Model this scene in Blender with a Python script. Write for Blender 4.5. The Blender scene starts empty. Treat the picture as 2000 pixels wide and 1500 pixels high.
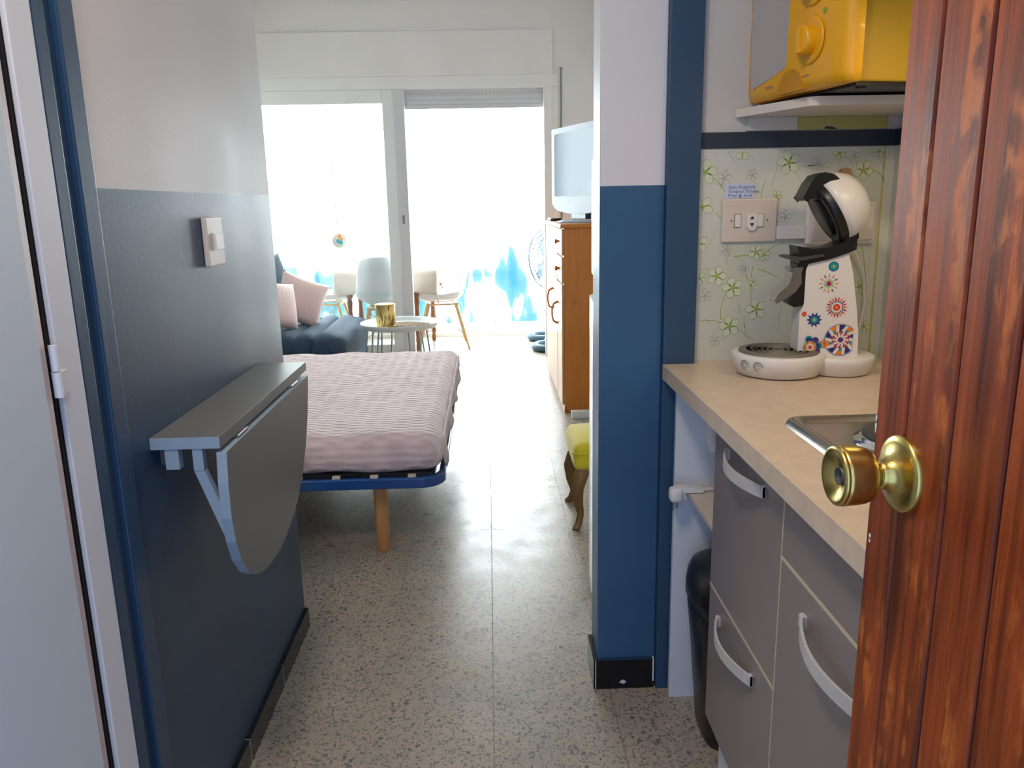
import bpy, math, random
from mathutils import Vector, Matrix, Euler
R_ = random.Random(7)
PI = math.pi
sc = bpy.context.scene
COL = sc.collection

# ------------------------------------------------------------ camera
cam_d = bpy.data.cameras.new('camera'); cam = bpy.data.objects.new('camera', cam_d); COL.objects.link(cam)
RM = Matrix(((0.99934457, 0.02602094, -0.02516641), (-0.03031513, 0.22160821, -0.97466445), (-0.0197846, 0.97478855, 0.2222518)))
cam.matrix_world = Matrix.Translation((0, 0, 1.27)) @ RM.to_4x4()
cam_d.sensor_width = 36; cam_d.sensor_fit = 'HORIZONTAL'; cam_d.lens = 36 * 1539 / 2000; cam_d.clip_start = 0.02; cam_d.clip_end = 400
sc.camera = cam
sc.view_settings.view_transform = 'Standard'; sc.view_settings.look = 'None'
sc.view_settings.gamma = 1; sc.view_settings.use_curve_mapping = False
sc.view_settings.exposure = 0.0
sc.cycles.max_bounces = 10; sc.cycles.diffuse_bounces = 6; sc.cycles.transparent_max_bounces = 16
sc.cycles.sample_clamp_indirect = 8

# ------------------------------------------------------------ sky: bright over the balcony, cooler and dimmer behind the entrance
W = bpy.data.worlds.new('sky'); sc.world = W; W.use_nodes = True
wn, wl = W.node_tree.nodes, W.node_tree.links; wn.clear()
wo = wn.new('ShaderNodeOutputWorld'); wb = wn.new('ShaderNodeBackground'); wt = wn.new('ShaderNodeTexCoord')
ws = wn.new('ShaderNodeSeparateXYZ'); wr = wn.new('ShaderNodeMapRange'); wm = wn.new('ShaderNodeMix'); wm.data_type = 'RGBA'
wl.new(wt.outputs['Generated'], ws.inputs[0]); wl.new(ws.outputs[1], wr.inputs[0])
wr.inputs[1].default_value = -0.3; wr.inputs[2].default_value = 0.3
wl.new(wr.outputs[0], wm.inputs[0]); wm.inputs[6].default_value = (0.85, 1.22, 2.0, 1); wm.inputs[7].default_value = (15.6, 16.6, 17.6, 1)
wl.new(wm.outputs[2], wb.inputs[0]); wl.new(wb.outputs[0], wo.inputs[0])

def area(name, loc, rot, sx, sy, power, color, portal=False):
    l = bpy.data.lights.new(name, 'AREA'); l.shape = 'RECTANGLE'; l.size = sx; l.size_y = sy; l.energy = power; l.color = color
    if portal: l.cycles.is_portal = True
    o = bpy.data.objects.new(name, l); COL.objects.link(o); o.location = loc; o.rotation_euler = rot
    return o
area('daylight_portal', (-1.2, 7.93, 1.28), (-PI/2, 0, 0), 4.2, 2.5, 1, (1, 1, 1), True)
area('entrance_portal', (-0.08, -0.2, 1.05), (PI/2, 0, 0), 0.95, 2.1, 1, (1, 1, 1), True)

# ------------------------------------------------------------ materials
def mat(name, base=(0.8, 0.8, 0.8), rough=0.5, metal=0.0, spec=0.5, coat=0.0, sheen=0.0):
    m = bpy.data.materials.new(name); m.use_nodes = True
    b = m.node_tree.nodes['Principled BSDF']
    b.inputs['Base Color'].default_value = (*base, 1); b.inputs['Roughness'].default_value = rough
    b.inputs['Metallic'].default_value = metal; b.inputs['Specular IOR Level'].default_value = spec
    b.inputs['Coat Weight'].default_value = coat; b.inputs['Sheen Weight'].default_value = sheen
    return m
class G:
    """small node-graph helper"""
    def __init__(s, m):
        s.m = m; s.n = m.node_tree.nodes; s.l = m.node_tree.links; s.b = s.n['Principled BSDF']
        s.tc = s.n.new('ShaderNodeTexCoord')
    def co(s, scale=(1, 1, 1), rot=(0, 0, 0)):
        mp = s.n.new('ShaderNodeMapping'); mp.inputs['Scale'].default_value = scale; mp.inputs['Rotation'].default_value = rot
        s.l.new(s.tc.outputs['Object'], mp.inputs[0]); return mp.outputs[0]
    def noise(s, vec, scale, detail=3, rough=0.5, dist=0):
        t = s.n.new('ShaderNodeTexNoise'); t.inputs['Scale'].default_value = scale; t.inputs['Detail'].default_value = detail
        t.inputs['Roughness'].default_value = rough; t.inputs['Distortion'].default_value = dist; s.l.new(vec, t.inputs['Vector']); return t.outputs[0]
    def vor(s, vec, scale, feature='F1'):
        t = s.n.new('ShaderNodeTexVoronoi'); t.inputs['Scale'].default_value = scale; t.feature = feature; s.l.new(vec, t.inputs['Vector']); return t
    def wave(s, vec, scale, dist=0, detail=2, axis='X'):
        t = s.n.new('ShaderNodeTexWave'); t.bands_direction = axis; t.inputs['Scale'].default_value = scale; t.inputs['Distortion'].default_value = dist
        t.inputs['Detail'].default_value = detail; s.l.new(vec, t.inputs['Vector']); return t.outputs[1]
    def rng(s, v, a, b, c=0.0, d=1.0):
        t = s.n.new('ShaderNodeMapRange'); s.l.new(v, t.inputs[0])
        for i, x in enumerate((a, b, c, d)): t.inputs[i + 1].default_value = x
        return t.outputs[0]
    def math(s, op, a, b=None):
        t = s.n.new('ShaderNodeMath'); t.operation = op
        for i, x in enumerate((a, b)):
            if x is None: continue
            if isinstance(x, (int, float)): t.inputs[i].default_value = x
            else: s.l.new(x, t.inputs[i])
        return t.outputs[0]
    def sep(s, vec):
        t = s.n.new('ShaderNodeSeparateXYZ'); s.l.new(vec, t.inputs[0]); return t.outputs
    def mix(s, f, a, b):
        t = s.n.new('ShaderNodeMix'); t.data_type = 'RGBA'
        if isinstance(f, float): t.inputs[0].default_value = f
        else: s.l.new(f, t.inputs[0])
        for i, x in ((6, a), (7, b)):
            if isinstance(x, tuple): t.inputs[i].default_value = (*x, 1)
            else: s.l.new(x, t.inputs[i])
        return t.outputs[2]
    def color(s, c): s.l.new(c, s.b.inputs['Base Color'])
    def rough(s, c): s.l.new(c, s.b.inputs['Roughness'])
    def bump(s, h, strength=0.3, dist=0.01):
        t = s.n.new('ShaderNodeBump'); t.inputs['Strength'].default_value = strength; t.inputs['Distance'].default_value = dist
        s.l.new(h, t.inputs['Height']); s.l.new(t.outputs[0], s.b.inputs['Normal'])

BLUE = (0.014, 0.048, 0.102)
def wall_mat(name, white, blue=BLUE, zsplit=1.307, rough=0.37):
    m = mat(name, white, rough); g = G(m); z = g.sep(g.tc.outputs['Object'])[2]
    mask = g.rng(z, zsplit - 0.0008, zsplit + 0.0008)
    n = g.noise(g.co(), 3.0, 4)
    bl = g.mix(g.rng(n, 0.35, 0.7), blue, tuple(min(1, c * 1.25 + 0.006) for c in blue))
    wh = g.mix(g.rng(n, 0.3, 0.75), white, tuple(c * 0.95 for c in white))
    g.color(g.mix(mask, bl, wh)); g.rough(g.math('ADD', g.rng(n, 0.3, 0.7, rough - 0.03, rough + 0.08), g.math('MULTIPLY', mask, 0.10)))
    g.bump(g.noise(g.co(), 120, 3), 0.09, 0.003); return m
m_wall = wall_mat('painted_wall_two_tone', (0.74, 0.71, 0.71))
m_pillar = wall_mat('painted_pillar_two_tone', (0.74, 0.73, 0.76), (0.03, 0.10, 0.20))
def plain_wall(name, c, rough=0.6, b=0.2, bs=80):
    m = mat(name, c, rough); g = G(m); n = g.noise(g.co(), 2.2, 4)
    g.color(g.mix(g.rng(n, 0.3, 0.75), c, tuple(x * 0.93 for x in c))); g.bump(g.noise(g.co(), bs, 3), b, 0.003); return m
m_white = plain_wall('white_plaster', (0.62, 0.61, 0.59))
m_far = plain_wall('far_wall_plaster', (0.82, 0.80, 0.78))
m_ceil = plain_wall('ceiling_plaster', (0.8, 0.79, 0.77))
m_blue = plain_wall('blue_gloss_trim', (0.02, 0.058, 0.125), 0.35, 0.08)
m_bluel = plain_wall('blue_satin_trim', (0.028, 0.075, 0.15), 0.4, 0.1)
m_band = plain_wall('dark_blue_band', (0.02, 0.035, 0.06), 0.5, 0.06)
m_black = plain_wall('black_gloss_tile', (0.006, 0.007, 0.01), 0.18, 0.03)
m_frame = plain_wall('white_lacquer_frame', (0.76, 0.80, 0.86), 0.4, 0.06)
m_alu = plain_wall('white_window_frame', (0.84, 0.84, 0.82), 0.4, 0.05)
m_alug = plain_wall('grey_white_shutter', (0.66, 0.67, 0.70), 0.5, 0.05)
m_cup = plain_wall('cupboard_door_paint', (0.64, 0.74, 0.82), 0.5, 0.06)
m_cupe = plain_wall('cupboard_door_edge_paint', (0.58, 0.50, 0.51), 0.5, 0.06)
m_gap_shade = mat('painted_gap_shade', (0.01, 0.01, 0.014), 0.8)  # near-black colour painting the shade behind the cupboard door gap
# terrazzo
m_floor = mat('terrazzo_tiles', (0.5, 0.47, 0.42), 0.25); g = G(m_floor)
c0 = g.co(); x_, y_, z_ = g.sep(c0)
fx = g.math('FRACT', g.math('DIVIDE', g.math('ADD', x_, 0.018 + 31.0), 0.31)); fy = g.math('FRACT', g.math('DIVIDE', g.math('ADD', y_, 30.5 - 2.04), 0.305))
ex = g.math('MINIMUM', fx, g.math('SUBTRACT', 1.0, fx)); ey = g.math('MINIMUM', fy, g.math('SUBTRACT', 1.0, fy))
joint = g.math('MAXIMUM', g.math('MULTIPLY', g.rng(ex, 0.002, 0.004, 1, 0), g.rng(g.math('ABSOLUTE', g.math('SUBTRACT', x_, 0.136)), 0.2, 0.25, 0.8, 0.35)), g.math('MULTIPLY', g.rng(ey, 0.002, 0.004, 1, 0), g.rng(g.noise(c0, 1.3, 1), 0.45, 0.6, 0.1, 0.7)))
tile = g.noise(g.co((3.2, 3.2, 1)), 0.9, 0)
base = g.mix(g.rng(g.noise(c0, 5, 4), 0.3, 0.7), (0.475, 0.40, 0.30), (0.385, 0.335, 0.265))
warp = g.n.new('ShaderNodeMixRGB'); warp.inputs[0].default_value = 0.012; g.l.new(c0, warp.inputs[1])
nz = g.n.new('ShaderNodeTexNoise'); nz.inputs['Scale'].default_value = 60; g.l.new(c0, nz.inputs[0]); g.l.new(nz.outputs['Color'], warp.inputs[2])
for sc_, thr, amt, dark, r0 in ((250, 0.62, 0.8, (0.19, 0.17, 0.15), 0.45), (125, 0.45, 0.9, (0.11, 0.105, 0.105), 0.40), (66, 0.20, 1.0, (0.11, 0.11, 0.115), 0.34), (75, 0.16, 0.6, (0.36, 0.26, 0.16), 0.32)):
    v = g.vor(warp.outputs[0], sc_); rr = g.n.new('ShaderNodeSeparateColor'); g.l.new(v.outputs['Color'], rr.inputs[0])
    k = g.math('MULTIPLY', g.rng(rr.outputs[0], thr, thr + 0.01, amt, 0), g.rng(v.outputs['Distance'], r0, r0 + 0.07, 1, 0))
    base = g.mix(k, base, g.mix(rr.outputs[1], dark, tuple(min(1, q * 1.9) for q in dark)))
g.color(g.mix(joint, base, (0.13, 0.12, 0.11)))
g.rough(g.math('ADD', g.rng(g.noise(c0, 9, 4), 0.3, 0.7, 0.26, 0.40), g.math('MULTIPLY', joint, 0.3))); g.bump(g.math('MULTIPLY', joint, -1.0), 0.3, 0.002)
# worktop
m_top = mat('speckled_beige_worktop', (0.6, 0.5, 0.38), 0.32); g = G(m_top); c0 = g.co()
v = g.vor(c0, 260); rr = g.n.new('ShaderNodeSeparateColor'); g.l.new(v.outputs['Color'], rr.inputs[0])
b1 = g.mix(g.rng(g.noise(c0, 30, 4), 0.35, 0.65), (0.70, 0.56, 0.425), (0.63, 0.50, 0.375))
b1 = g.mix(g.math('MULTIPLY', g.rng(rr.outputs[0], 0.0, 0.08, 1, 0), g.rng(v.outputs[0], 0.2, 0.35, 1, 0)), b1, (0.25, 0.2, 0.15)); g.color(b1)
# wood door
m_wood = mat('worn_red_brown_wood', (0.2, 0.04, 0.01), 0.3, spec=0.3); g = G(m_wood)
gr = g.noise(g.co((12, 12, 0.55)), 5.5, 7, 0.62, 0.4); fine = g.noise(g.co((60, 60, 1.6)), 8, 4)
c1 = g.mix(g.rng(gr, 0.3, 0.72), (0.060, 0.009, 0.003), (0.42, 0.078, 0.013))
c1 = g.mix(g.math('MULTIPLY', g.rng(fine, 0.5, 0.8), 0.35), c1, (0.06, 0.010, 0.004))
wear = g.math('MULTIPLY', g.rng(g.noise(g.co((7, 7, 1.3)), 3.4, 5, 0.65), 0.535, 0.60), g.rng(g.noise(g.co((2, 2, 2)), 14, 3), 0.42, 0.5))
c1 = g.mix(g.math('MULTIPLY', wear, 0.5), c1, (0.68, 0.19, 0.03))
kn = g.vor(g.co((1, 9, 2.6)), 1.15); c1 = g.mix(g.rng(kn.outputs[0], 0.05, 0.13, 0.9, 0), c1, (0.02, 0.008, 0.005)); g.color(c1)
g.rough(g.rng(gr, 0.3, 0.7, 0.36, 0.52)); g.bump(fine, 0.12, 0.001)
m_groove = mat('door_groove_dark', (0.03, 0.008, 0.012), 0.35)
def wood(name, a, b, rough=0.4, sc_=(14, 14, 0.9)):
    m = mat(name, a, rough); g = G(m); n = g.noise(g.co(sc_), 4, 5, 0.6, 0.5); g.color(g.mix(g.rng(n, 0.3, 0.7), a, b)); g.bump(n, 0.08, 0.002); return m
m_pine = wood('orange_pine', (0.66, 0.235, 0.035), (0.54, 0.17, 0.022), 0.35)
g = G(m_pine); kv = g.vor(g.co((1, 1, 0.55)), 5.5); old = m_pine.node_tree.nodes['Principled BSDF'].inputs['Base Color'].links[0].from_socket
g.color(g.mix(g.rng(kv.outputs[0], 0.06, 0.15, 0.75, 0), old, (0.16, 0.035, 0.008)))
m_pinef = wood('pale_pine_front', (0.62, 0.36, 0.17), (0.55, 0.29, 0.12), 0.3)
m_leg = wood('natural_beech', (0.66, 0.34, 0.13), (0.55, 0.26, 0.09), 0.4)
m_chleg = wood('light_beech', (0.70, 0.46, 0.22), (0.6, 0.36, 0.15), 0.4)
m_tbl = wood('turned_brown_wood', (0.30, 0.12, 0.045), (0.2, 0.075, 0.03), 0.4)
m_stleg = wood('olive_brown_wood', (0.21, 0.115, 0.03), (0.15, 0.08, 0.02), 0.4)
m_brass = mat('brushed_brass', (0.62, 0.48, 0.15), 0.30, 1.0); g = G(m_brass); g.bump(g.noise(g.co((300, 6, 300)), 3, 3), 0.06, 0.001)
g.color(g.mix(g.rng(g.noise(g.co(), 60, 4), 0.55, 0.75), (0.64, 0.50, 0.16), (0.48, 0.34, 0.08)))
m_steel = mat('brushed_steel', (0.52, 0.48, 0.43), 0.28, 1.0)
m_dchr = mat('dark_chrome', (0.66, 0.64, 0.61), 0.22, 1.0)
m_chrome = mat('chrome', (0.75, 0.75, 0.76), 0.12, 1.0)
m_hob = mat('dark_iron_plate', (0.10, 0.095, 0.09), 0.45, 0.6)
m_gdoor = mat('taupe_grey_laminate', (0.262, 0.220, 0.208), 0.28, spec=0.45)
m_edge = mat('cream_edge_banding', (0.60, 0.52, 0.36), 0.5)
m_carc = mat('white_carcass', (0.70, 0.74, 0.80), 0.5)
m_shelfb = mat('beige_board', (0.66, 0.58, 0.50), 0.5)
m_handle = mat('satin_pale_handle', (0.66, 0.63, 0.60), 0.35, 0.15)
m_plast = mat('white_plastic', (0.80, 0.78, 0.76), 0.3)
m_ivory = mat('ivory_plastic', (0.72, 0.63, 0.55), 0.35)
m_bplast = mat('black_plastic', (0.008, 0.008, 0.009), 0.35)
m_yel = mat('yellow_plastic', (0.88, 0.44, 0.008), 0.32, coat=0.15)
m_yelm = mat('mustard_metal', (0.52, 0.32, 0.008), 0.4)
m_mwin = mat('grey_oven_window', (0.48, 0.45, 0.45), 0.22)
m_tgrey = mat('warm_grey_lacquer', (0.14, 0.137, 0.14), 0.42)
m_tedge = mat('pale_blue_grey_edge', (0.30, 0.40, 0.50), 0.5)
m_bed = mat('blue_enamel_metal', (0.012, 0.07, 0.25), 0.2, coat=0.4)
m_slat = mat('pale_wood_slat', (0.7, 0.6, 0.48), 0.5)
m_spread = mat('pink_waffle_bedspread', (0.68, 0.50, 0.52), 0.85, sheen=0.3); g = G(m_spread)
wv = g.math('ADD', g.wave(g.co((0.5, 1, 1), (0, 0, 1.05)), 11, 1.8, 2), g.wave(g.co((0.5, 1, 1), (0, 0, -1.05)), 11, 1.5, 2)); wz = g.wave(g.co((1, 1, 1)), 11, 1.5, 2, 'Z')
g.bump(g.math('ADD', g.math('ADD', wv, g.math('MULTIPLY', wz, 0.4)), g.math('MULTIPLY', g.noise(g.co(), 5, 3), 3.0)), 0.7, 0.006); g.color(g.mix(g.rng(wv, 0.2, 1.8), (0.66, 0.50, 0.50), (0.74, 0.58, 0.58)))
m_quilt = mat('slate_blue_quilt', (0.022, 0.055, 0.10), 0.8, sheen=0.05); g = G(m_quilt); g.bump(g.noise(g.co(), 22, 4), 0.6, 0.01)
m_pink = mat('pink_plush', (0.86, 0.66, 0.64), 0.95, sheen=0.6); g = G(m_pink); g.bump(g.noise(g.co(), 60, 4), 0.6, 0.006)
m_dcush = mat('slate_cushion', (0.05, 0.085, 0.11), 0.9, sheen=0.3)
m_shell = mat('white_shell_plastic', (0.74, 0.76, 0.80), 0.35)
m_wire = mat('grey_wire', (0.35, 0.36, 0.38), 0.4, 0.8)
m_cloth = mat('beige_linen_cloth', (0.60, 0.53, 0.46), 0.9); g = G(m_cloth); g.bump(g.wave(g.co(), 60, 0.5), 0.2, 0.003)
m_tray = mat('white_enamel_tray', (0.72, 0.80, 0.83), 0.35); m_trayl = mat('blue_grey_steel_leg', (0.35, 0.44, 0.50), 0.4, 0.4)
m_mat = mat('woven_brown_mat', (0.36, 0.28, 0.21), 0.9); g = G(m_mat); vv = g.vor(g.co(), 55); g.color(g.mix(g.rng(vv.outputs[0], 0.1, 0.6), (0.5, 0.42, 0.36), (0.22, 0.15, 0.09))); g.bump(vv.outputs[0], 0.5, 0.004)
m_gold = mat('pierced_gold_metal', (0.55, 0.36, 0.12), 0.38, 0.8); g = G(m_gold); vv = g.vor(g.co((60, 60, 14)), 1.2)
g.color(g.mix(g.rng(vv.outputs[0], 0.25, 0.5), (0.22, 0.12, 0.03), (0.75, 0.55, 0.22))); g.bump(vv.outputs[0], 0.5, 0.004)
m_stool = mat('mustard_velvet', (0.62, 0.50, 0.012), 0.85, sheen=0.4)
m_fridge = mat('white_fridge_enamel', (0.78, 0.80, 0.80), 0.25, coat=0.3)
m_gapg = mat('grey_recess', (0.30, 0.29, 0.27), 0.5)
m_tvs = mat('silver_tv_bezel', (0.50, 0.56, 0.64), 0.45, 0.0, 0.3); m_scr = mat('glossy_tv_screen', (0.16, 0.22, 0.30), 0.15, spec=0.12)
m_navy = mat('navy_plastic', (0.01, 0.025, 0.06), 0.3)
m_hose = mat('slate_blue_rubber', (0.03, 0.085, 0.12), 0.45)
m_fan = mat('grey_fan_plastic', (0.16, 0.21, 0.26), 0.4)
m_pipe = mat('grey_conduit', (0.22, 0.25, 0.27), 0.5)
m_label = mat('pale_blue_paper', (0.58, 0.66, 0.82), 0.7); m_ink = mat('blue_ink', (0.10, 0.14, 0.42), 0.6)
m_paper = mat('floral_wallpaper', (0.66, 0.68, 0.62), 0.45); g = G(m_paper); n = g.noise(g.co(), 4, 4); g.color(g.mix(g.rng(n, 0.3, 0.7), (0.68, 0.70, 0.64), (0.60, 0.62, 0.52)))
m_pg = mat('leaf_green_print', (0.36, 0.50, 0.07), 0.5); m_pgl = mat('pale_green_print', (0.52, 0.58, 0.36), 0.5); m_pgg = mat('grey_print', (0.50, 0.52, 0.50), 0.5); m_petal = mat('petal_tint_print', (0.68, 0.73, 0.56), 0.5)
m_tan = mat('tan_wood', (0.46, 0.27, 0.14), 0.55)
m_yellow_patch = mat('dull_yellow_patch', (0.46, 0.42, 0.15), 0.6)  # dull yellow for the strip below the wall shelf
def see(name, tint, gloss=0.06, rough=0.02):
    m = bpy.data.materials.new(name); m.use_nodes = True; n, l = m.node_tree.nodes, m.node_tree.links; n.clear()
    o = n.new('ShaderNodeOutputMaterial'); t = n.new('ShaderNodeBsdfTransparent'); q = n.new('ShaderNodeBsdfGlossy'); x = n.new('ShaderNodeMixShader')
    t.inputs[0].default_value = (*tint, 1); q.inputs['Roughness'].default_value = rough; x.inputs[0].default_value = gloss
    l.new(t.outputs[0], x.inputs[1]); l.new(q.outputs[0], x.inputs[2]); l.new(x.outputs[0], o.inputs[0]); return m
m_glass = see('clear_glass', (0.97, 0.99, 0.98)); m_fang = see('clear_fan_grille', (0.30, 0.38, 0.46), 0.1, 0.2)
m_balustrade = bpy.data.materials.new('balustrade_painted_reflections'); m_balustrade.use_nodes = True  # blue patches paint the view and reflections in the balustrade glass
n_, l_ = m_balustrade.node_tree.nodes, m_balustrade.node_tree.links; n_.clear()
o_ = n_.new('ShaderNodeOutputMaterial'); tr = n_.new('ShaderNodeBsdfTransparent'); tl = n_.new('ShaderNodeBsdfTranslucent'); xs = n_.new('ShaderNodeMixShader'); xs.inputs[0].default_value = 0.45
tcn = n_.new('ShaderNodeTexCoord'); mp = n_.new('ShaderNodeMapping'); mp.inputs['Scale'].default_value = (5.0, 1, 1.4); l_.new(tcn.outputs['Object'], mp.inputs[0])
no = n_.new('ShaderNodeTexNoise'); no.inputs['Scale'].default_value = 1.1; no.inputs['Detail'].default_value = 2; l_.new(mp.outputs[0], no.inputs[0])
cr = n_.new('ShaderNodeValToRGB'); sz = n_.new('ShaderNodeSeparateXYZ'); l_.new(tcn.outputs['Object'], sz.inputs[0]); mr = n_.new('ShaderNodeMapRange'); l_.new(sz.outputs[2], mr.inputs[0])
for i_, v_ in enumerate((0.6, 0.93, 0.0, 0.35)): mr.inputs[i_+1].default_value = v_
sb = n_.new('ShaderNodeMath'); sb.operation = 'SUBTRACT'; l_.new(no.outputs[0], sb.inputs[0]); l_.new(mr.outputs[0], sb.inputs[1]); l_.new(sb.outputs[0], cr.inputs[0]); e = cr.color_ramp.elements
e[0].position = 0.40; e[0].color = (1, 1, 1, 1); e[1].position = 0.68; e[1].color = (0.11, 0.22, 0.27, 1); q_ = cr.color_ramp.elements.new(0.52); q_.color = (0.17, 0.25, 0.26, 1)
l_.new(cr.outputs[0], tr.inputs[0]); l_.new(cr.outputs[0], tl.inputs[0]); l_.new(tr.outputs[0], xs.inputs[1]); l_.new(tl.outputs[0], xs.inputs[2]); l_.new(xs.outputs[0], o_.inputs[0])

# ------------------------------------------------------------ mesh helpers
class MB:
    def __init__(s): s.v = []; s.f = []; s.mi = []; s.sm = []
    def add(s, vs, fs, mi=0, smooth=False):
        k = len(s.v); s.v += [tuple(v) for v in vs]
        for f in fs: s.f.append([i + k for i in f]); s.mi.append(mi); s.sm.append(smooth)
        return s
    def box(s, x0, x1, y0, y1, z0, z1, mi=0, M=None):
        vs = [Vector(p) for p in ((x0,y0,z0),(x1,y0,z0),(x1,y1,z0),(x0,y1,z0),(x0,y0,z1),(x1,y0,z1),(x1,y1,z1),(x0,y1,z1))]
        if M: vs = [M @ v for v in vs]
        return s.add(vs, [(0,3,2,1),(4,5,6,7),(0,1,5,4),(1,2,6,5),(2,3,7,6),(3,0,4,7)], mi)
    def prism(s, pts, axis, a, b, mi=0, M=None, smooth=False):
        """pts: 2D outline; axis: extrusion axis; remaining axes in xyz order"""
        def P(p, t):
            q = {'x': (t, p[0], p[1]), 'y': (p[0], t, p[1]), 'z': (p[0], p[1], t)}[axis]
            return (M @ Vector(q)) if M else Vector(q)
        n = len(pts); vs = [P(p, a) for p in pts] + [P(p, b) for p in pts]
        s.add(vs, [list(range(n)), list(range(2*n-1, n-1, -1))], mi)
        return s.add(vs, [(i, i+n, (i+1) % n + n, (i+1) % n) for i in range(n)], mi, smooth)
    def tube(s, pts, r, n=10, mi=0, caps=True, closed=False):
        pts = [Vector(p) for p in pts]; m = len(pts); rs = r if isinstance(r, (list, tuple)) else [r] * m
        vs = []; up = None
        for i, p in enumerate(pts):
            if closed: d = pts[(i+1) % m] - pts[i-1]
            else: d = pts[min(i+1, m-1)] - pts[max(i-1, 0)]
            d.normalize()
            if up is None: up = d.orthogonal().normalized()
            up = (up - d * up.dot(d)).normalized(); w = d.cross(up)
            for k in range(n):
                a = 2*PI*k/n; vs.append(p + (up*math.cos(a) + w*math.sin(a))*rs[i])
        fs = []
        for i in range(m if closed else m-1):
            j = (i+1) % m
            for k in range(n): fs.append((i*n+k, i*n+(k+1) % n, j*n+(k+1) % n, j*n+k))
        s.add(vs, fs, mi, True)
        if caps and not closed: s.add(vs[:n], [list(range(n-1, -1, -1))], mi); s.add(vs[-n:], [list(range(n))], mi)
        return s
    def lathe(s, prof, M=None, n=32, mi=0, smooth=True):
        """prof: [(r,z)] about local z"""
        vs = []
        for r, z in prof:
            for k in range(n):
                a = 2*PI*k/n; q = Vector((r*math.cos(a), r*math.sin(a), z)); vs.append(M @ q if M else q)
        fs = []
        for i in range(len(prof)-1):
            for k in range(n): fs.append((i*n+k, i*n+(k+1) % n, (i+1)*n+(k+1) % n, (i+1)*n+k))
        s.add(vs, fs, mi, smooth)
        if prof[0][0] > 1e-5: s.add(vs[:n], [list(range(n-1, -1, -1))], mi)
        if prof[-1][0] > 1e-5: s.add(vs[-n:], [list(range(n))], mi)
        return s
    def soft(s, lo, hi, r, res=10, disp=None, M=None, mi=0):
        lo, hi = Vector(lo), Vector(hi)
        if not isinstance(res, tuple): res = (res, res, res)
        idx = {}; vs = []; fs = []
        def grid(n, a, b, rr):
            o = [a + (b-a)*i/n for i in range(n+1)]; return o
        gx = [sorted(set([lo[k], lo[k]+r*.25, lo[k]+r*.6, lo[k]+r, hi[k]-r, hi[k]-r*.6, hi[k]-r*.25, hi[k]] + [lo[k]+r+(hi[k]-lo[k]-2*r)*i/res[k] for i in range(1, res[k])])) for k in range(3)]
        def vert(i, j, k):
            key = (i, j, k)
            if key not in idx:
                q = Vector((gx[0][i], gx[1][j], gx[2][k])); inn = Vector([min(max(q[a], lo[a]+r), hi[a]-r) for a in range(3)])
                nn = (q-inn); nn = nn.normalized() if nn.length > 1e-9 else Vector((0,0,1)); p = inn+nn*r
                if disp: p = p + disp(p, nn)
                idx[key] = len(vs); vs.append(M @ p if M else p)
            return idx[key]
        nx, ny, nz = (len(g_)-1 for g_ in gx)
        for i in range(nx):
            for j in range(ny): fs += [(vert(i,j,0), vert(i,j+1,0), vert(i+1,j+1,0), vert(i+1,j,0)), (vert(i,j,nz), vert(i+1,j,nz), vert(i+1,j+1,nz), vert(i,j+1,nz))]
        for i in range(nx):
            for k in range(nz): fs += [(vert(i,0,k), vert(i+1,0,k), vert(i+1,0,k+1), vert(i,0,k+1)), (vert(i,ny,k), vert(i,ny,k+1), vert(i+1,ny,k+1), vert(i+1,ny,k))]
        for j in range(ny):
            for k in range(nz): fs += [(vert(0,j,k), vert(0,j,k+1), vert(0,j+1,k+1), vert(0,j+1,k)), (vert(nx,j,k), vert(nx,j+1,k), vert(nx,j+1,k+1), vert(nx,j,k+1))]
        return s.add(vs, fs, mi, True)
    def build(s, name, mats, parent=None, bevel=0, solid=0, sub=0, loc=None):
        me = bpy.data.meshes.new(name); me.from_pydata(s.v, [], s.f)
        for m in (mats if isinstance(mats, (list, tuple)) else [mats]): me.materials.append(m)
        for p, k, q in zip(me.polygons, s.mi, s.sm): p.material_index = k; p.use_smooth = q
        me.update(); o = bpy.data.objects.new(name, me); COL.objects.link(o)
        if parent: o.parent = parent
        if loc: o.location = loc
        if solid: md = o.modifiers.new('solid', 'SOLIDIFY'); md.thickness = solid
        if sub: md = o.modifiers.new('sub', 'SUBSURF'); md.levels = sub; md.render_levels = sub
        if bevel:
            md = o.modifiers.new('bevel', 'BEVEL'); md.width = bevel; md.segments = 3; md.limit_method = 'ANGLE'; md.harden_normals = False
        return o
def tag(o, label=None, cat=None, group=None, kind=None):
    if label: o['label'] = label
    if cat: o['category'] = cat
    if group: o['group'] = group
    if kind: o['kind'] = kind
    return o
def thing(name, loc, label, cat, rz=0, group=None, kind=None):
    o = bpy.data.objects.new(name, None); COL.objects.link(o); o.location = loc; o.rotation_euler = (0, 0, rz); o.empty_display_size = 0.1
    return tag(o, label, cat, group, kind)
def struct(name, mb, m, label, cat='wall', bevel=0): return tag(mb.build(name, m, bevel=bevel), label, cat, kind='structure')
def T(loc, rot=(0, 0, 0)): return Matrix.Translation(loc) @ Euler(rot).to_matrix().to_4x4()
def axisM(p, d):
    """local z along d at p"""
    return Matrix.Translation(p) @ Vector(d).to_track_quat('Z', 'Y').to_matrix().to_4x4()
def arc(c, r, a0, a1, n): return [(c[0]+r*math.cos(a0+(a1-a0)*i/n), c[1]+r*math.sin(a0+(a1-a0)*i/n)) for i in range(n+1)]

YP = 6.65      # the glazed partition
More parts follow.
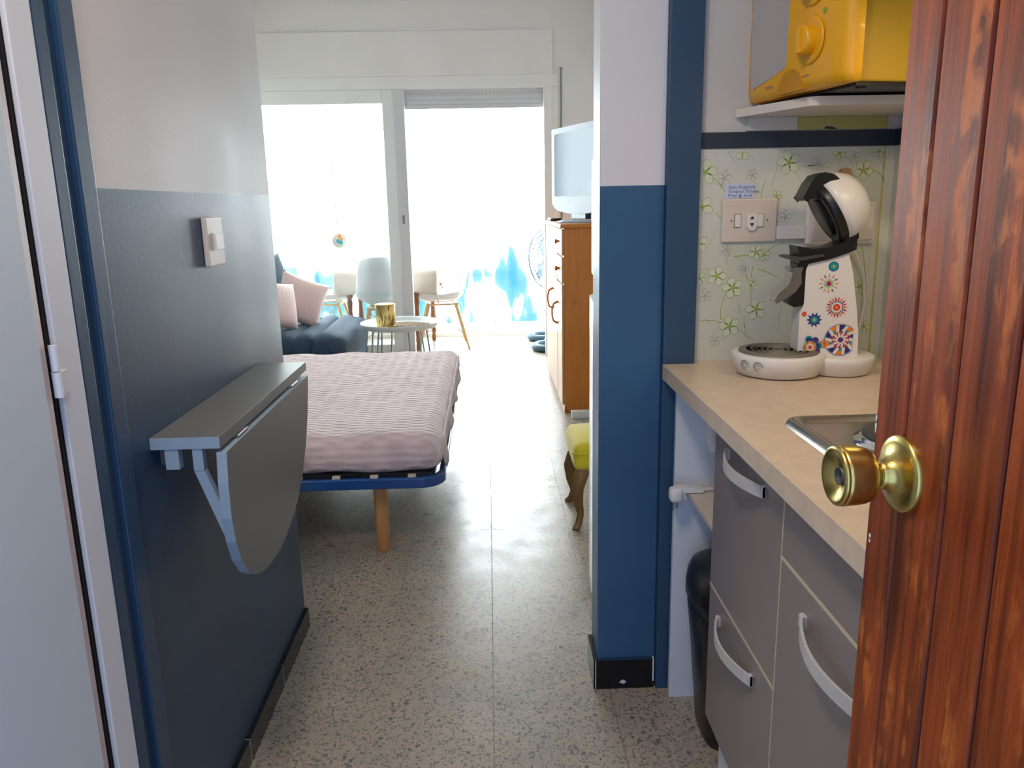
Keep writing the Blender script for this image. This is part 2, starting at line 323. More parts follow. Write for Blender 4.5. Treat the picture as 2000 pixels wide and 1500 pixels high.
# ------------------------------------------------------------ shell
struct('floor', MB().box(-3.4, 1.15, -0.35, 7.95, -0.1, 0), m_floor, 'speckled terrazzo tile floor running from the hall to the balcony', 'floor')
struct('ceiling', MB().box(-3.4, 1.15, 2.0, 7.95, 2.9, 3.0).box(-0.9, 1.15, -0.25, 2.0, 2.45, 2.55), m_ceil, 'plain white ceiling above the hall and the living room', 'ceiling')
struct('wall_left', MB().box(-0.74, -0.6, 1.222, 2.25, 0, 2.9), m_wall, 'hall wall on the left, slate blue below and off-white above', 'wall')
struct('wall_left_room', MB().box(-2.2, -2.0, 2.1, 6.77, 0, 2.9).box(-2.0, -0.74, 2.1, 2.25, 0, 2.9), m_far, 'white living room wall hidden behind the hall wall', 'wall')
struct('wall_right', MB().box(1.0, 1.15, 2.0, 7.95, 0, 2.9).box(0.955, 1.15, -0.25, 2.0, 0, 2.9), m_white, 'off-white right hand wall behind the kitchen and the fridge', 'wall')
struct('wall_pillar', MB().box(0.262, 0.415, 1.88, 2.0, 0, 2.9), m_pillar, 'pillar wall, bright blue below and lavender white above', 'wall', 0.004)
struct('wall_kitchen', MB().box(0.415, 0.955, 1.885, 2.0, 0, 2.9), m_white, 'off-white kitchen wall behind the worktop', 'wall')
struct('wall_entrance', MB().box(-0.9, -0.55, -0.25, -0.13, 0, 2.45).box(0.41, 0.955, -0.25, -0.13, 0, 2.45).box(-0.55, 0.41, -0.25, -0.13, 2.1, 2.45).box(-0.9, -0.82, -0.13, 1.222, 0, 2.45), m_white, 'wall around the entrance doorway behind the viewer', 'wall')
struct('wall_left_near', MB().box(-0.82, -0.6, -0.13, 0.2, 0, 2.45).box(-0.82, -0.6, 1.12, 1.222, 0, 2.45), m_blue, 'blue painted wall end beside the white cupboard', 'wall')
struct('wall_left_cupboard', MB().box(-0.82, -0.80, 0.2, 1.12, 0, 2.45).box(-0.80, -0.587, 1.045, 1.119, 0, 2.45), m_gap_shade, 'near-black lining that paints the shade inside the cupboard at the door gap', 'wall')
# far partition wall with the sliding door opening
far = MB().box(0.538, 1.0, YP, YP+0.12, 0, 2.9).box(-2.0, 0.538, YP, YP+0.12, 2.27, 2.9)
struct('wall_far', far, m_far, 'white end wall of the living room around the sliding glass door', 'wall')
struct('trim_2', MB().box(-1.99, 0.542, YP-0.022, YP, 2.275, 2.605), m_far, 'flat white shutter box cover above the sliding glass door', 'panel', 0.003)
dr = thing('door_1', (0, 0, 0), 'white sliding glass door between the living room and the balcony', 'sliding door', kind='structure')
MB().box(-1.999, 0.589, YP-0.014, YP+0.08, 2.18, 2.275).box(0.471, 0.538, YP-0.012, YP+0.10, 0, 2.18).box(0.538, 0.589, YP-0.006, YP-0.0005, 0, 2.18).box(-1.999, -1.95, YP-0.01, YP+0.08, 0, 2.18).build('frame', m_alu, dr, bevel=0.004)
sh = MB().box(-0.643, 0.471, YP+0.056, YP+0.066, 2.035, 2.18)
for i in range(3): sh.box(-0.643, 0.471, YP+0.050, YP+0.056, 2.031+i*0.034, 2.031+i*0.034+0.032)
for i in range(34): sh.box(-0.63+i*0.0325, -0.612+i*0.0325, YP+0.048, YP+0.0558, 2.136, 2.144, 1)
sh.box(-0.643, 0.471, YP+0.050, YP+0.056, 2.15, 2.18)
sh.build('roller_shutter', [m_alug, m_alu], dr)
lf = MB().box(-0.822, -0.733, YP+0.004, YP+0.04, 0.02, 2.18, 0).box(-1.95, -0.822, YP+0.004, YP+0.04, 2.075, 2.18).box(-1.95, -0.822, YP+0.004, YP+0.04, 0.02, 0.125).build('sliding_leaf', m_alu, dr, bevel=0.004)
MB().box(-1.95, -0.822, YP+0.019, YP+0.025, 0.125, 2.075).build('pane', m_glass, lf)
lb = MB().box(-0.733, -0.643, YP-0.02, YP+0.06, 0, 2.18).build('center_stile', m_alug, dr, bevel=0.004)
MB().box(-0.700, -0.682, YP-0.024, YP-0.02, 1.13, 1.20).build('recessed_handle', m_pipe, lb, bevel=0.002)
# balcony
struct('wall_balcony', MB().box(-3.4, -3.2, 6.65, 7.95, 0, 2.9).box(-3.2, -2.2, 6.65, 6.77, 0, 2.9).box(0.80, 0.9, 6.77, 7.9, 0, 2.9).box(-3.2, 0.8, 7.80, 7.9, 2.55, 2.9), m_far, 'white side walls closing the balcony', 'wall')
wi = thing('window_1', (0, 0, 0), 'bright balcony glazing with a white bottom rail', 'window', kind='structure')
MB().box(-3.2, 0.8, 7.78, 7.84, 0, 0.075).box(-3.2, 0.8, 7.78, 7.84, 2.5, 2.55).box(-3.2, -3.15, 7.78, 7.84, 0, 2.5).box(0.75, 0.8, 7.78, 7.84, 0, 2.5).build('frame', m_alu, wi, bevel=0.003)
MB().box(-3.2, 0.8, 7.76, 7.78, 0.0, 0.035).build('track', m_alu, wi)
MB().box(-3.15, 0.75, 7.805, 7.811, 0.075, 2.5).build('pane', m_glass, wi)
MB().box(-3.15, 0.75, 7.86, 7.864, 0.12, 0.93).build('balustrade_sheet', m_balustrade, wi)  # railing sheet whose tints imitate reflections and the view outside
MB().box(-3.2, 0.8, 7.853, 7.873, 1.10, 1.12).build('handrail', m_alu, wi)
# trims and frames on the left
struct('trim_3', MB().box(-0.586, -0.578, 1.05, 1.108, 0, 2.2), m_frame, 'white cupboard door frame upright, tall and narrow', 'door frame', 0.002)
struct('trim_4', MB().box(-0.60, -0.578, 1.108, 1.142, 0, 2.3).box(-0.60, -0.588, 1.142, 1.176, 0, 2.3).box(-0.60, -0.578, 1.176, 1.222, 0, 2.3), m_blue, 'stepped dark blue moulding between the white frame and the hall wall', 'moulding', 0.003)
struct('trim_5', MB().box(0.415, 0.492, 1.862, 1.885, 0, 2.3), m_bluel, 'blue upright strip beside the pillar, edge of the kitchen recess', 'moulding', 0.002)
struct('trim_6', MB().box(0.492, 0.955, 1.880, 1.885, 1.386, 1.422).box(0.948, 0.955, 1.0, 1.885, 1.386, 1.422), m_band, 'dark blue horizontal band above the floral wallpaper', 'band')
struct('baseboard_left', MB().box(-0.6, -0.588, 1.222, 1.63, 0, 0.062).box(-0.6, -0.588, 1.634, 1.935, 0, 0.062).box(-0.6, -0.588, 1.939, 2.25, 0, 0.062).box(-0.6, -0.5885, 1.222, 2.25, 0, 0.06, 1), [m_black, m_carc], 'black tiled skirting along the left hall wall', 'baseboard')
bb = MB().box(0.250, 0.410, 1.868, 1.88, 0, 0.085).box(0.250, 0.262, 1.88, 2.0, 0, 0.085)
bb.box(0.2545, 0.2565, 1.8674, 1.868, 0.0, 0.085, 1).box(0.407, 0.411, 1.8674, 1.88, 0.02, 0.086, 1).box(0.262, 0.405, 1.868, 1.878, 0.085, 0.0865, 2)
bb.add([(0.318, 1.8675, 0.018), (0.332, 1.8675, 0.014), (0.338, 1.8675, 0.021), (0.328, 1.8675, 0.027), (0.322, 1.8675, 0.023)], [(0, 1, 2, 3, 4)], 1)
struct('baseboard_pillar', bb, [m_black, m_carc, m_blue], 'black glossy skirting tile at the foot of the blue pillar', 'baseboard')

# ------------------------------------------------------------ wallpaper
wp = MB().box(0.492, 0.955, 1.883, 1.885, 0.885, 1.386, 0).box(0.953, 0.955, 0.9, 1.883, 0.885, 1.386, 0)
rw = random.Random(11)
def ribbon(pts, w, mi, y):
    vs = []; 
    for i, p in enumerate(pts):
        a = Vector(pts[max(i-1, 0)]); b = Vector(pts[min(i+1, len(pts)-1)]); d = (b-a).normalized(); nn = Vector((-d.y, d.x)); q = Vector(p)
        ww = w*(1-0.5*i/len(pts))
        vs += [(q.x+nn.x*ww, y, q.y+nn.y*ww), (q.x-nn.x*ww, y, q.y-nn.y*ww)]
    wp.add(vs, [(2*i, 2*i+1, 2*i+3, 2*i+2) for i in range(len(pts)-1)], mi)
def clip(p): return 0.496 < p[0] < 0.951 and 0.89 < p[1] < 1.383
fn_ = [0]
def flower(x, z, r, mi=1, fill=True, ang=None):
    fn_[0] += 1; q_ = fn_[0]*0.00001
    if ang is None: ang = rw.random()*6
    for k in range(5):
        a = ang+k*2*PI/5; cx, cz = x+math.cos(a)*r*0.58, z+math.sin(a)*r*0.58
        loop = [(cx+math.cos(a)*r*0.46*math.cos(t)-math.sin(a)*r*0.36*math.sin(t), cz+math.sin(a)*r*0.46*math.cos(t)+math.cos(a)*r*0.36*math.sin(t)) for t in [i*PI/7 for i in range(15)]]
        if not all(clip(p) for p in loop): continue
        if fill: wp.add([(p[0], 1.88275-q_, p[1]) for p in loop[:-1]], [tuple(range(14))], 4)
        ribbon(loop, 0.0006, mi, 1.8823-q_)
    if clip((x-r*.3, z-r*.3)) and clip((x+r*.3, z+r*.3)):
        wp.add([(x+math.cos(a)*r*0.24*(1 if i % 2 else 0.6), 1.8818-q_, z+math.sin(a)*r*0.24*(1 if i % 2 else 0.6)) for i, a in enumerate([q*PI/6 for q in range(12)])], [tuple(range(12))], 1 if mi == 1 else mi)
def twig(x0, z0, x1, z1, bend, w=0.0009, mi=2):
    pts = []
    for i in range(11):
        t = i/10; dx, dz = x1-x0, z1-z0; k = 4*t*(1-t)*bend
        p = (x0+dx*t-dz*k, z0+dz*t+dx*k)
        if clip(p): pts.append(p)
    if len(pts) > 1: ribbon(pts, w, mi, 1.8828)
def pxz(px, pz): return 0.496+(px-1367)/(1740-1367)*0.445, 1.386-(pz-290)/(703-290)*0.50   # wallpaper layout grid
FL = [(1378,333,24),(1374,398,22),(1368,468,20),(1449,296,17),(1541,318,24),(1690,335,20),(1485,487,16),(1502,493,12),(1408,532,20),(1374,536,12),(1441,556,22),(1490,600,22),(1437,633,22),(1510,428,15),(1357,615,18),(1718,300,12),(1482,545,9),(1640,302,14),(1700,560,14),(1715,640,12),(1520,380,10)]
for a, b, r in FL: x, z = pxz(a, b); flower(x, z, r*0.00115)
for a, b, r in ((1415,345,16),(1425,480,14),(1385,570,15),(1470,340,13),(1545,560,16),(1600,320,15),(1408,660,13),(1540,420,14),(1460,520,12),(1670,310,12),(1700,400,16)): x, z = pxz(a, b); flower(x, z, r*0.0011, 3, False)
for a, b, c, d, k in ((1385,340,1418,372,0.1),(1374,398,1366,420,0.1),(1402,410,1425,510,0.15),(1402,445,1390,470,0),(1441,556,1455,610,0.05),(1437,633,1375,620,-0.08),(1437,633,1480,660,0.1),(1470,610,1492,700,-0.1),(1455,590,1490,672,-0.05),(1521,290,1500,385,0.06),(1521,290,1530,312,0),(1541,318,1570,362,0.05),(1564,325,1622,318,-0.04),(1580,325,1625,330,0.05),(1420,295,1432,318,0.1),(1440,495,1500,495,0.03),(1502,493,1540,470,0.1),(1366,520,1408,532,0.2),(1480,515,1484,600,-0.05),(1465,515,1484,560,-0.1),(1490,520,1540,545,0.05),(1700,300,1730,330,0.1),(1690,335,1735,360,0.2),(1640,302,1670,330,0.1),(1698,480,1706,640,0.06),(1715,500,1700,560,0.1),(1420,620,1432,560,0.1),(1490,385,1497,350,0.05),(1410,365,1424,325,0.1),(1540,640,1560,560,0.1)):
    twig(*pxz(a, b), *pxz(c, d), k, 0.0011, 2 if (a+b) % 3 else 1)
for i in range(60):
    a, b = rw.uniform(1367, 1740), rw.uniform(292, 700); an = rw.random()*6; L = rw.uniform(10, 34)
    twig(*pxz(a, b), *pxz(a+L*math.cos(an), b+L*math.sin(an)), rw.uniform(-0.2, 0.2), 0.0005, 3 if i % 2 else 2)
wp.box(0.9265, 0.9315, 1.8828, 1.883, 0.885, 1.386, 5)  # vertical yellowish line near the wall corner
tag(wp.build('wallpaper', [m_paper, m_pg, m_pgl, m_pgg, m_petal, mat('yellowish_corner_line', (0.55, 0.47, 0.16), 0.5)]), 'pale wallpaper printed with green blossoms and twigs above the worktop', 'wallpaper', kind='structure')

# ------------------------------------------------------------ kitchen
wt_ = MB().prism([(0.413, 0.30), (0.413, 1.86), (0.492, 1.86), (0.492, 1.8825), (0.953, 1.8825), (0.953, 0.30)], 'z', 0.85, 0.885)
tag(wt_.build('worktop', m_top, bevel=0.004), 'beige speckled kitchen worktop carrying the coffee machine', 'worktop')
tag(MB().box(0.442, 0.955, 1.822, 1.838, 0, 0.85).build('end_panel', m_carc, bevel=0.001), 'tall white panel under the worktop end, behind the black bin', 'panel')
tag(MB().box(0.466, 0.94, 1.522, 1.8215, 0.572, 0.585).build('shelf_board', m_shelfb, bevel=0.001), 'short beige shelf board under the worktop, left of the cabinets', 'shelf')
def bow_handle(y0, y1, z0, z1, X=0.449):
    """bow shaped pull bar from (y1,z1) to (y0,z0)"""
    P = []
    for i in range(17):
        t = i/16; s_ = math.sin(PI*t); y = y1+(y0-y1)*t; z = z1+(z0-z1)*t
        P.append((X-0.005-0.027*s_**0.85, y, z))
    mb = MB()
    for i in range(16):
        a, b = P[i], P[i+1]; h = 0.0105; t = 0.0045
        vs = [(a[0], a[1], a[2]-h), (a[0], a[1], a[2]+h), (a[0]+t, a[1], a[2]+h), (a[0]+t, a[1], a[2]-h), (b[0], b[1], b[2]-h), (b[0], b[1], b[2]+h), (b[0]+t, b[1], b[2]+h), (b[0]+t, b[1], b[2]-h)]
        mb.add(vs, [(0,4,5,1),(1,5,6,2),(2,6,7,3),(3,7,4,0)]+([(0,1,2,3)] if i == 0 else [])+([(7,6,5,4)] if i == 15 else []))
    for p, q in ((P[0], -0.012), (P[-1], 0.012)): mb.box(X-0.008, X, p[1]+min(0, q), p[1]+max(0, q), p[2]-0.0095, p[2]+0.0095)
    return mb
cb = thing('base_cabinet', (0, 0, 0), 'taupe grey base cabinet nearest the bin with one drawer front and a lower door', 'cabinet')
MB().box(0.468, 0.95, 1.137, 1.518, 0.16, 0.849).box(0.478, 0.95, 1.137, 1.50, 0.0, 0.16).build('body', m_carc, cb)
f = MB().box(0.449, 0.467, 1.141, 1.516, 0.487, 0.838).build('drawer', [m_gdoor], cb, bevel=0.001); bow_handle(1.222, 1.432, 0.795, 0.797).build('drawer_handle', m_handle, f)
MB().box(0.4487, 0.4675, 1.141, 1.516, 0.480, 0.4865).build('edge_strip', m_edge, f)
f = MB().box(0.449, 0.467, 1.141, 1.516, 0.17, 0.480).build('door', m_gdoor, cb, bevel=0.001); bow_handle(1.234, 1.445, 0.435, 0.437).build('door_handle', m_handle, f)
cb = thing('base_cabinet', (0, 0, 0), 'taupe grey base cabinet partly hidden by the wooden door, with a plain top front', 'cabinet')
MB().box(0.468, 0.95, 0.62, 1.137, 0.16, 0.849).box(0.478, 0.95, 0.62, 1.137, 0.0, 0.16).build('body', m_carc, cb)
f = MB().box(0.449, 0.467, 0.62, 1.137, 0.723, 0.838).build('fixed_front', m_gdoor, cb, bevel=0.001)
f = MB().box(0.449, 0.467, 0.62, 1.137, 0.17, 0.716).build('door', m_gdoor, cb, bevel=0.001); bow_handle(0.83, 1.04, 0.65, 0.667).build('door_handle', m_handle, f)
MB().box(0.4487, 0.4675, 0.62, 1.137, 0.7165, 0.7225).build('edge_strip', m_edge, f); MB().box(0.4488, 0.467, 1.1373, 1.1407, 0.17, 0.838).build('side_edge', m_edge, f)
# hob
hb = thing('hotplate', (0, 0, 0.885), 'steel electric hob set into the worktop beside the door knob', 'hob')
def tray_hob():
    mb = MB(); x0, x1, y0, y1 = 0.508, 0.80, 0.82, 1.332; rims = [(0, 0.0), (0.004, 0.010), (0.012, 0.013), (0.020, 0.010), (0.030, 0.005)]
    def loop(i, z): 
        r = 0.028-i*0.5; pts = []
        for cx, cy, a in ((x1-i-r, y1-i-r, 0), (x0+i+r, y1-i-r, PI/2), (x0+i+r, y0+i+r, PI), (x1-i-r, y0+i+r, 3*PI/2)):
            pts += [(cx+r*math.cos(a+q*PI/10), cy+r*math.sin(a+q*PI/10), z) for q in range(6)]
        return pts
    L = [loop(i, z) for i, z in rims]; n = len(L[0]); vs = [p for l in L for p in l]
    mb.add(vs, [(k*n+i, k*n+(i+1) % n, (k+1)*n+(i+1) % n, (k+1)*n+i) for k in range(len(L)-1) for i in range(n)], 0, True)
    mb.add(L[-1], [tuple(range(n))]); return mb
tray_hob().build('tray', m_steel, hb)
for cx, cy, r in ((0.662, 1.165, 0.082), (0.662, 0.95, 0.072)):
    p = MB().lathe([(r+0.010, 0.005), (r+0.009, 0.010), (r+0.002, 0.011), (r, 0.016), (r-0.006, 0.018)], T((cx, cy, 0)), 40).build('ring', m_chrome, hb)
    MB().lathe([(r-0.003, 0.017), (r-0.003, 0.024), (r-0.010, 0.0262), (r*0.32, 0.0255), (r*0.28, 0.023), (0.0, 0.023)], T((cx, cy, 0)), 40).build('hotplate_disc', m_hob, p)
# bin
bn = thing('waste_bin', (0, 0, 0), 'slim black swing-lid waste bin squeezed between white panel and cabinet', 'bin')
def bin_body(zs, prof):
    mb = MB(); vs = []; n = 28
    for z, (x0, x1, y0, y1) in zip(zs, prof):
        for k in range(n):
            a = 2*PI*k/n; c, s_ = math.cos(a), math.sin(a); e = 0.55
            vs.append(((x0+x1)/2+(x1-x0)/2*math.copysign(abs(c)**e, c), (y0+y1)/2+(y1-y0)/2*math.copysign(abs(s_)**e, s_), z))
    m = len(zs); mb.add(vs, [(i*n+k, i*n+(k+1) % n, (i+1)*n+(k+1) % n, (i+1)*n+k) for i in range(m-1) for k in range(n)], 0, True)
    mb.add(vs[:n], [tuple(range(n-1, -1, -1))]); mb.add(vs[-n:], [tuple(range(n))]); return mb
bin_body([0, 0.02, 0.25, 0.33, 0.345], [(0.488, 0.70, 1.60, 1.755), (0.482, 0.705, 1.592, 1.765), (0.464, 0.71, 1.56, 1.79), (0.456, 0.712, 1.555, 1.795), (0.460, 0.712, 1.558, 1.795)]).build('body', m_bplast, bn)
bin_body([0.345, 0.352, 0.38, 0.41, 0.43, 0.445, 0.452], [(0.462, 0.714, 1.556, 1.80), (0.452, 0.714, 1.556, 1.80), (0.452, 0.712, 1.556, 1.80), (0.458, 0.705, 1.57, 1.798), (0.468, 0.69, 1.60, 1.79), (0.485, 0.67, 1.63, 1.77), (0.51, 0.65, 1.66, 1.75)]).build('lid', m_bplast, bn)
# loose plug
pg = thing('power_plug', (0, 0, 0), 'loose white power plug hanging off the end of the beige shelf board', 'plug')
MB().soft((0.419, 1.762, 0.563), (0.451, 1.796, 0.600), 0.011, 2).prism([(0.430, 0.592), (0.446, 0.588), (0.500, 0.5868), (0.500, 0.595), (0.452, 0.602), (0.432, 0.602)], 'y', 1.769, 1.789).build('plug_body', m_plast, pg, bevel=0.002)
for x, y in ((0.428, 1.772), (0.440, 1.786)): MB().tube([(x, y, 0.566), (x, y, 0.544)], 0.0022, 8).build('pin', m_steel, pg)
MB().tube([(0.495, 1.779, 0.591), (0.53, 1.785, 0.5905), (0.60, 1.80, 0.5905), (0.68, 1.81, 0.5905)], 0.0045, 8).build('cord', m_plast, pg)
tag(MB().tube([(0.60, 1.78, 0.846), (0.545, 1.79, 0.82), (0.525, 1.795, 0.77), (0.522, 1.80, 0.72), (0.535, 1.80, 0.685)], 0.016, 12).build('drain_hose', m_plast), 'curved white pipe under the worktop above the shelf board', 'pipe')
# socket plates, label, duct
def plate_M(x0, x1, z0, z1, y, t, r=0.006): return MB().box(x0, x1, y-t, y, z0, z1)
st = thing('socket_plate', (0, 0, 0), 'ivory double switch and socket plate on the floral wallpaper', 'socket')
plate_M(0.550, 0.680, 1.172, 1.272, 1.8825, 0.008).build('plate', m_ivory, st, bevel=0.003)
for x0, x1 in ((0.5795, 0.5935), (0.6325, 0.6475)):
    k = MB().box(x0-0.0015, x1+0.0015, 1.8738, 1.8745, 1.2055, 1.2375).build('key_frame', m_gapg, st); MB().box(x0, x1, 1.8705, 1.8738, 1.207, 1.236).build('key', m_plast, k, bevel=0.0015)
so = MB().prism([(0.606, 1.208), (0.612, 1.201), (0.620, 1.198), (0.627, 1.201), (0.6315, 1.208), (0.6315, 1.237), (0.606, 1.237)], 'y', 1.868, 1.8745).build('socket_insert', m_plast, st, bevel=0.001)
MB().prism([(0.617, 1.231), (0.6145, 1.224), (0.617, 1.2255), (0.621, 1.2255), (0.6235, 1.224), (0.621, 1.231)], 'y', 1.8672, 1.868).prism([(0.6145, 1.216), (0.6235, 1.216), (0.6205, 1.2095), (0.6175, 1.2095)], 'y', 1.8672, 1.868).build('socket_slots', m_navy, so)
for x in (0.572, 0.657): MB().lathe([(0.0025, 0), (0.002, 0.001)], axisM((x, 1.8745, 1.222), (0, -1, 0)), 12).build('screw', m_pipe, st)
def text(body, size, M, m, name, parent=None, ext=0.0002, align='LEFT'):
    cu = bpy.data.curves.new(name, 'FONT'); cu.body = body; cu.size = size; cu.extrude = ext; cu.align_x = align; cu.resolution_u = 2
    tmp = bpy.data.objects.new(name+'_tmp', cu); COL.objects.link(tmp); bpy.context.view_layer.update()
    me = bpy.data.meshes.new_from_object(tmp.evaluated_get(bpy.context.evaluated_depsgraph_get())); bpy.data.objects.remove(tmp)
    me.transform(M); me.materials.clear(); me.materials.append(m); me.name = name
    o = bpy.data.objects.new(name, me); COL.objects.link(o); o.parent = parent; return o
lb_ = thing('paper_label', (0, 0, 0), 'small pale blue handwritten paper label above the socket plate', 'label')
MB().box(0.556, 0.625, 1.8818, 1.8825, 1.273, 1.307).build('paper', m_label, lb_)
for i, s_ in enumerate(('Auto Regmont', 'Coupeur Bulteau', 'Prise du fond')):
    text(s_, 0.0105, T((0.564, 1.8816, 1.2955-i*0.0095), (PI/2, 0, 0)), m_ink, 'handwriting', lb_)
MB().box(0.5915, 0.5925, 1.8812, 1.8817, 1.2755, 1.2845).prism([(0.5900, 1.2775), (0.5940, 1.2775), (0.5920, 1.2735)], 'y', 1.8812, 1.8817).build('arrow', m_navy, lb_)
tag(MB().box(0.6805, 0.749, 1.870, 1.8825, 1.177, 1.208).build('cable_duct', m_plast, bevel=0.0015), 'short white cable duct between the two socket plates', 'cable duct')
s2 = thing('socket_box', (0, 0, 0), 'cream socket box on the wallpaper behind the raised coffee machine lid', 'socket')
MB().box(0.749, 0.915, 1.868, 1.8825, 1.163, 1.262).build('plate', m_plast, s2, bevel=0.006)
MB().box(0.758, 0.906, 1.860, 1.868, 1.171, 1.254).build('cover', m_ivory, s2, bevel=0.004)
MB().tube([(0.845, 1.866, 1.16), (0.87, 1.868, 1.14), (0.895, 1.87, 1.09), (0.903, 1.872, 1.02), (0.893, 1.872, 0.95), (0.878, 1.87, 0.90), (0.862, 1.86, 0.8885)], 0.0025, 8).tube([(0.845, 1.866, 1.163), (0.845, 1.866, 1.16)], 0.004, 8).build('power_cord', m_plast, s2)
tag(MB().prism([(0.800, 1.262), (0.815, 1.315), (0.826, 1.335), (0.838, 1.338), (0.848, 1.334), (0.852, 1.318), (0.838, 1.262)], 'y', 1.872, 1.8825).build('spatula', m_tan, bevel=0.002), 'tan wooden spatula blade standing behind the coffee machine lid', 'spatula')

# ------------------------------------------------------------ coffee machine (local: front = -x)
cm = thing('coffee_machine', (0.710, 1.735, 0.885), 'white pod coffee machine with colourful mandala decals and raised lid', 'coffee machine', math.radians(-6))
def disc_pts(cx, cy, r, n=40): return [(cx+r*math.cos(2*PI*i/n), cy+r*math.sin(2*PI*i/n)) for i in range(n)]
MB().lathe([(0.076, 0.0), (0.091, 0.004), (0.101, 0.030), (0.103, 0.045), (0.099, 0.049), (0.088, 0.050)], T((-0.062, -0.008, 0)), 48).build('drip_base', m_plast, cm)
gt = MB().lathe([(0.087, 0.050), (0.086, 0.054), (0.0, 0.054)], T((-0.062, -0.008, 0)), 48)
for i in range(1, 7): r = 0.012*i; gt.lathe([(r-0.002, 0.054), (r-0.0015, 0.0555), (r+0.0015, 0.0555), (r+0.002, 0.054)], T((-0.062, -0.008, 0)), 40)
gt = gt.build('drip_grid', mat('grey_steel_grid', (0.22, 0.20, 0.18), 0.5, 0.3), cm)
MB().prism([(-0.128, -0.014), (-0.108, -0.017), (-0.112, -0.009), (-0.126, -0.007)], 'z', 0.0555, 0.0575).prism([(-0.112, 0.004), (-0.094, 0.001), (-0.096, 0.009), (-0.11, 0.011)], 'z', 0.0555, 0.0575).build('grid_slots', m_bplast, gt)
MB().lathe([(0.060, 0.0), (0.070, 0.004), (0.078, 0.030), (0.080, 0.040), (0.074, 0.043), (0, 0.043)], T((0.070, 0, 0)), 44).build('rear_base', m_plast, cm)
# control buttons on the rim
for a, rr in ((-2.55, 0.012), (-2.22, 0.012)):
    d = Vector((math.cos(a), math.sin(a), 0)); M = axisM(Vector((-0.062, -0.008, 0.030))+d*0.1015, d+Vector((0, 0, -0.12)))
    cp = MB()
    for q, w_ in ((rr*0.85, 0.0010), (rr*0.4, 0.0005)): cp.tube([M @ Vector((q*math.cos(t*0.25), q*math.sin(t*0.25), 0.0006)) for t in range(20 if q > rr*.6 else 25)], w_, 6)
    cp.build('button', m_pipe, cm)

# tower
tw = [(-0.026, 0.040), (-0.026, 0.135), (-0.018, 0.16), (-0.018, 0.232), (-0.012, 0.252), (0.030, 0.262), (0.068, 0.274), (0.082, 0.225), (0.095, 0.150), (0.103, 0.090), (0.105, 0.030), (0.0, 0.030)]
MB().prism(tw, 'y', -0.031, 0.031).build('tower', m_plast, cm, bevel=0.013)
# decals on the side that faces the room
dc_cols = [mat('decal_'+n, c, 0.4) for n, c in (('navy', (0.02, 0.03, 0.22)), ('teal', (0.0, 0.30, 0.42)), ('green', (0.08, 0.42, 0.22)), ('orange', (0.85, 0.22, 0.02)), ('red', (0.75, 0.03, 0.04)), ('magenta', (0.35, 0.01, 0.12)), ('yellow', (0.80, 0.50, 0.04)), ('cream', (0.80, 0.72, 0.66)), ('violet', (0.10, 0.03, 0.20)))]
NV, TE, GR, OR, RE, MA, YE, CR, VI = range(9)
dcl = [0]
def star(mb, cx, cz, r0, r1, n, mi, rot=0, w=1.0):
    y = -0.0314-dcl[0]*0.00006; dcl[0] += 1
    pts = []
    for i in range(n):
        a = rot+2*PI*i/n; b = a+PI/n; pts += [(cx+r1*math.cos(a), y, cz+r1*math.sin(a)), (cx+r0*math.cos(b), y, cz+r0*math.sin(b))]
    mb.add(pts, [tuple(range(len(pts)))], mi)
def dot(mb, cx, cz, r, mi): star(mb, cx, cz, r, r, 12, mi)
def rays(mb, cx, cz, ra, rb, n, mis, wid=1.0, rot=0):
    y = -0.0314-dcl[0]*0.00006; dcl[0] += 1
    for i in range(n):
        a = rot+2*PI*i/n; h = PI/n*wid
        mb.add([(cx+ra*math.cos(a-h), y, cz+ra*math.sin(a-h)), (cx+rb*math.cos(a), y, cz+rb*math.sin(a)), (cx+ra*math.cos(a+h), y, cz+ra*math.sin(a+h))], [(0, 1, 2)], mis[i % len(mis)])
def ringdots(mb, cx, cz, R, r, n, mis, rot=0):
    y = -0.0314-dcl[0]*0.00006; dcl[0] += 1
    for i in range(n):
        a = rot+2*PI*i/n; x, z = cx+R*math.cos(a), cz+R*math.sin(a)
        mb.add([(x+r*math.cos(t*PI/4), y, z+r*math.sin(t*PI/4)) for t in range(8)], [tuple(range(8))], mis[i % len(mis)])
dm = MB()
c = (0.040, 0.240); dot(dm, *c, 0.0105, NV); rays(dm, *c, 0.0095, 0.0112, 20, (NV,)); dot(dm, *c, 0.0088, TE); star(dm, *c, 0.003, 0.0065, 10, GR); dot(dm, *c, 0.0022, YE)
c = (0.032, 0.203); rays(dm, *c, 0.006, 0.014, 12, (YE, GR)); ringdots(dm, *c, 0.0165, 0.0019, 12, (OR, NV, OR)); ringdots(dm, *c, 0.0205, 0.0011, 12, (OR, VI, OR)); dot(dm, *c, 0.0048, MA)
c = (0.052, 0.151); rays(dm, *c, 0.0145, 0.0245, 18, (OR, RE, MA)); dot(dm, *c, 0.0155, CR); rays(dm, *c, 0.0145, 0.0105, 18, (NV,)); dot(dm, *c, 0.0075, RE); dot(dm, *c, 0.004, OR)
c = (0.006, 0.124); star(dm, *c, 0.010, 0.017, 10, NV); star(dm, *c, 0.006, 0.010, 10, TE); dot(dm, *c, 0.005, GR); dot(dm, *c, 0.002, YE)
c = (-0.0165, 0.137); dot(dm, *c, 0.0052, RE); dot(dm, *c, 0.0026, OR)
c = (0.031, 0.071); star(dm, *c, 0.007, 0.012, 16, OR, 0, 1); star(dm, *c, 0.004, 0.0085, 12, YE); dot(dm, *c, 0.0045, OR); dot(dm, *c, 0.002, RE)
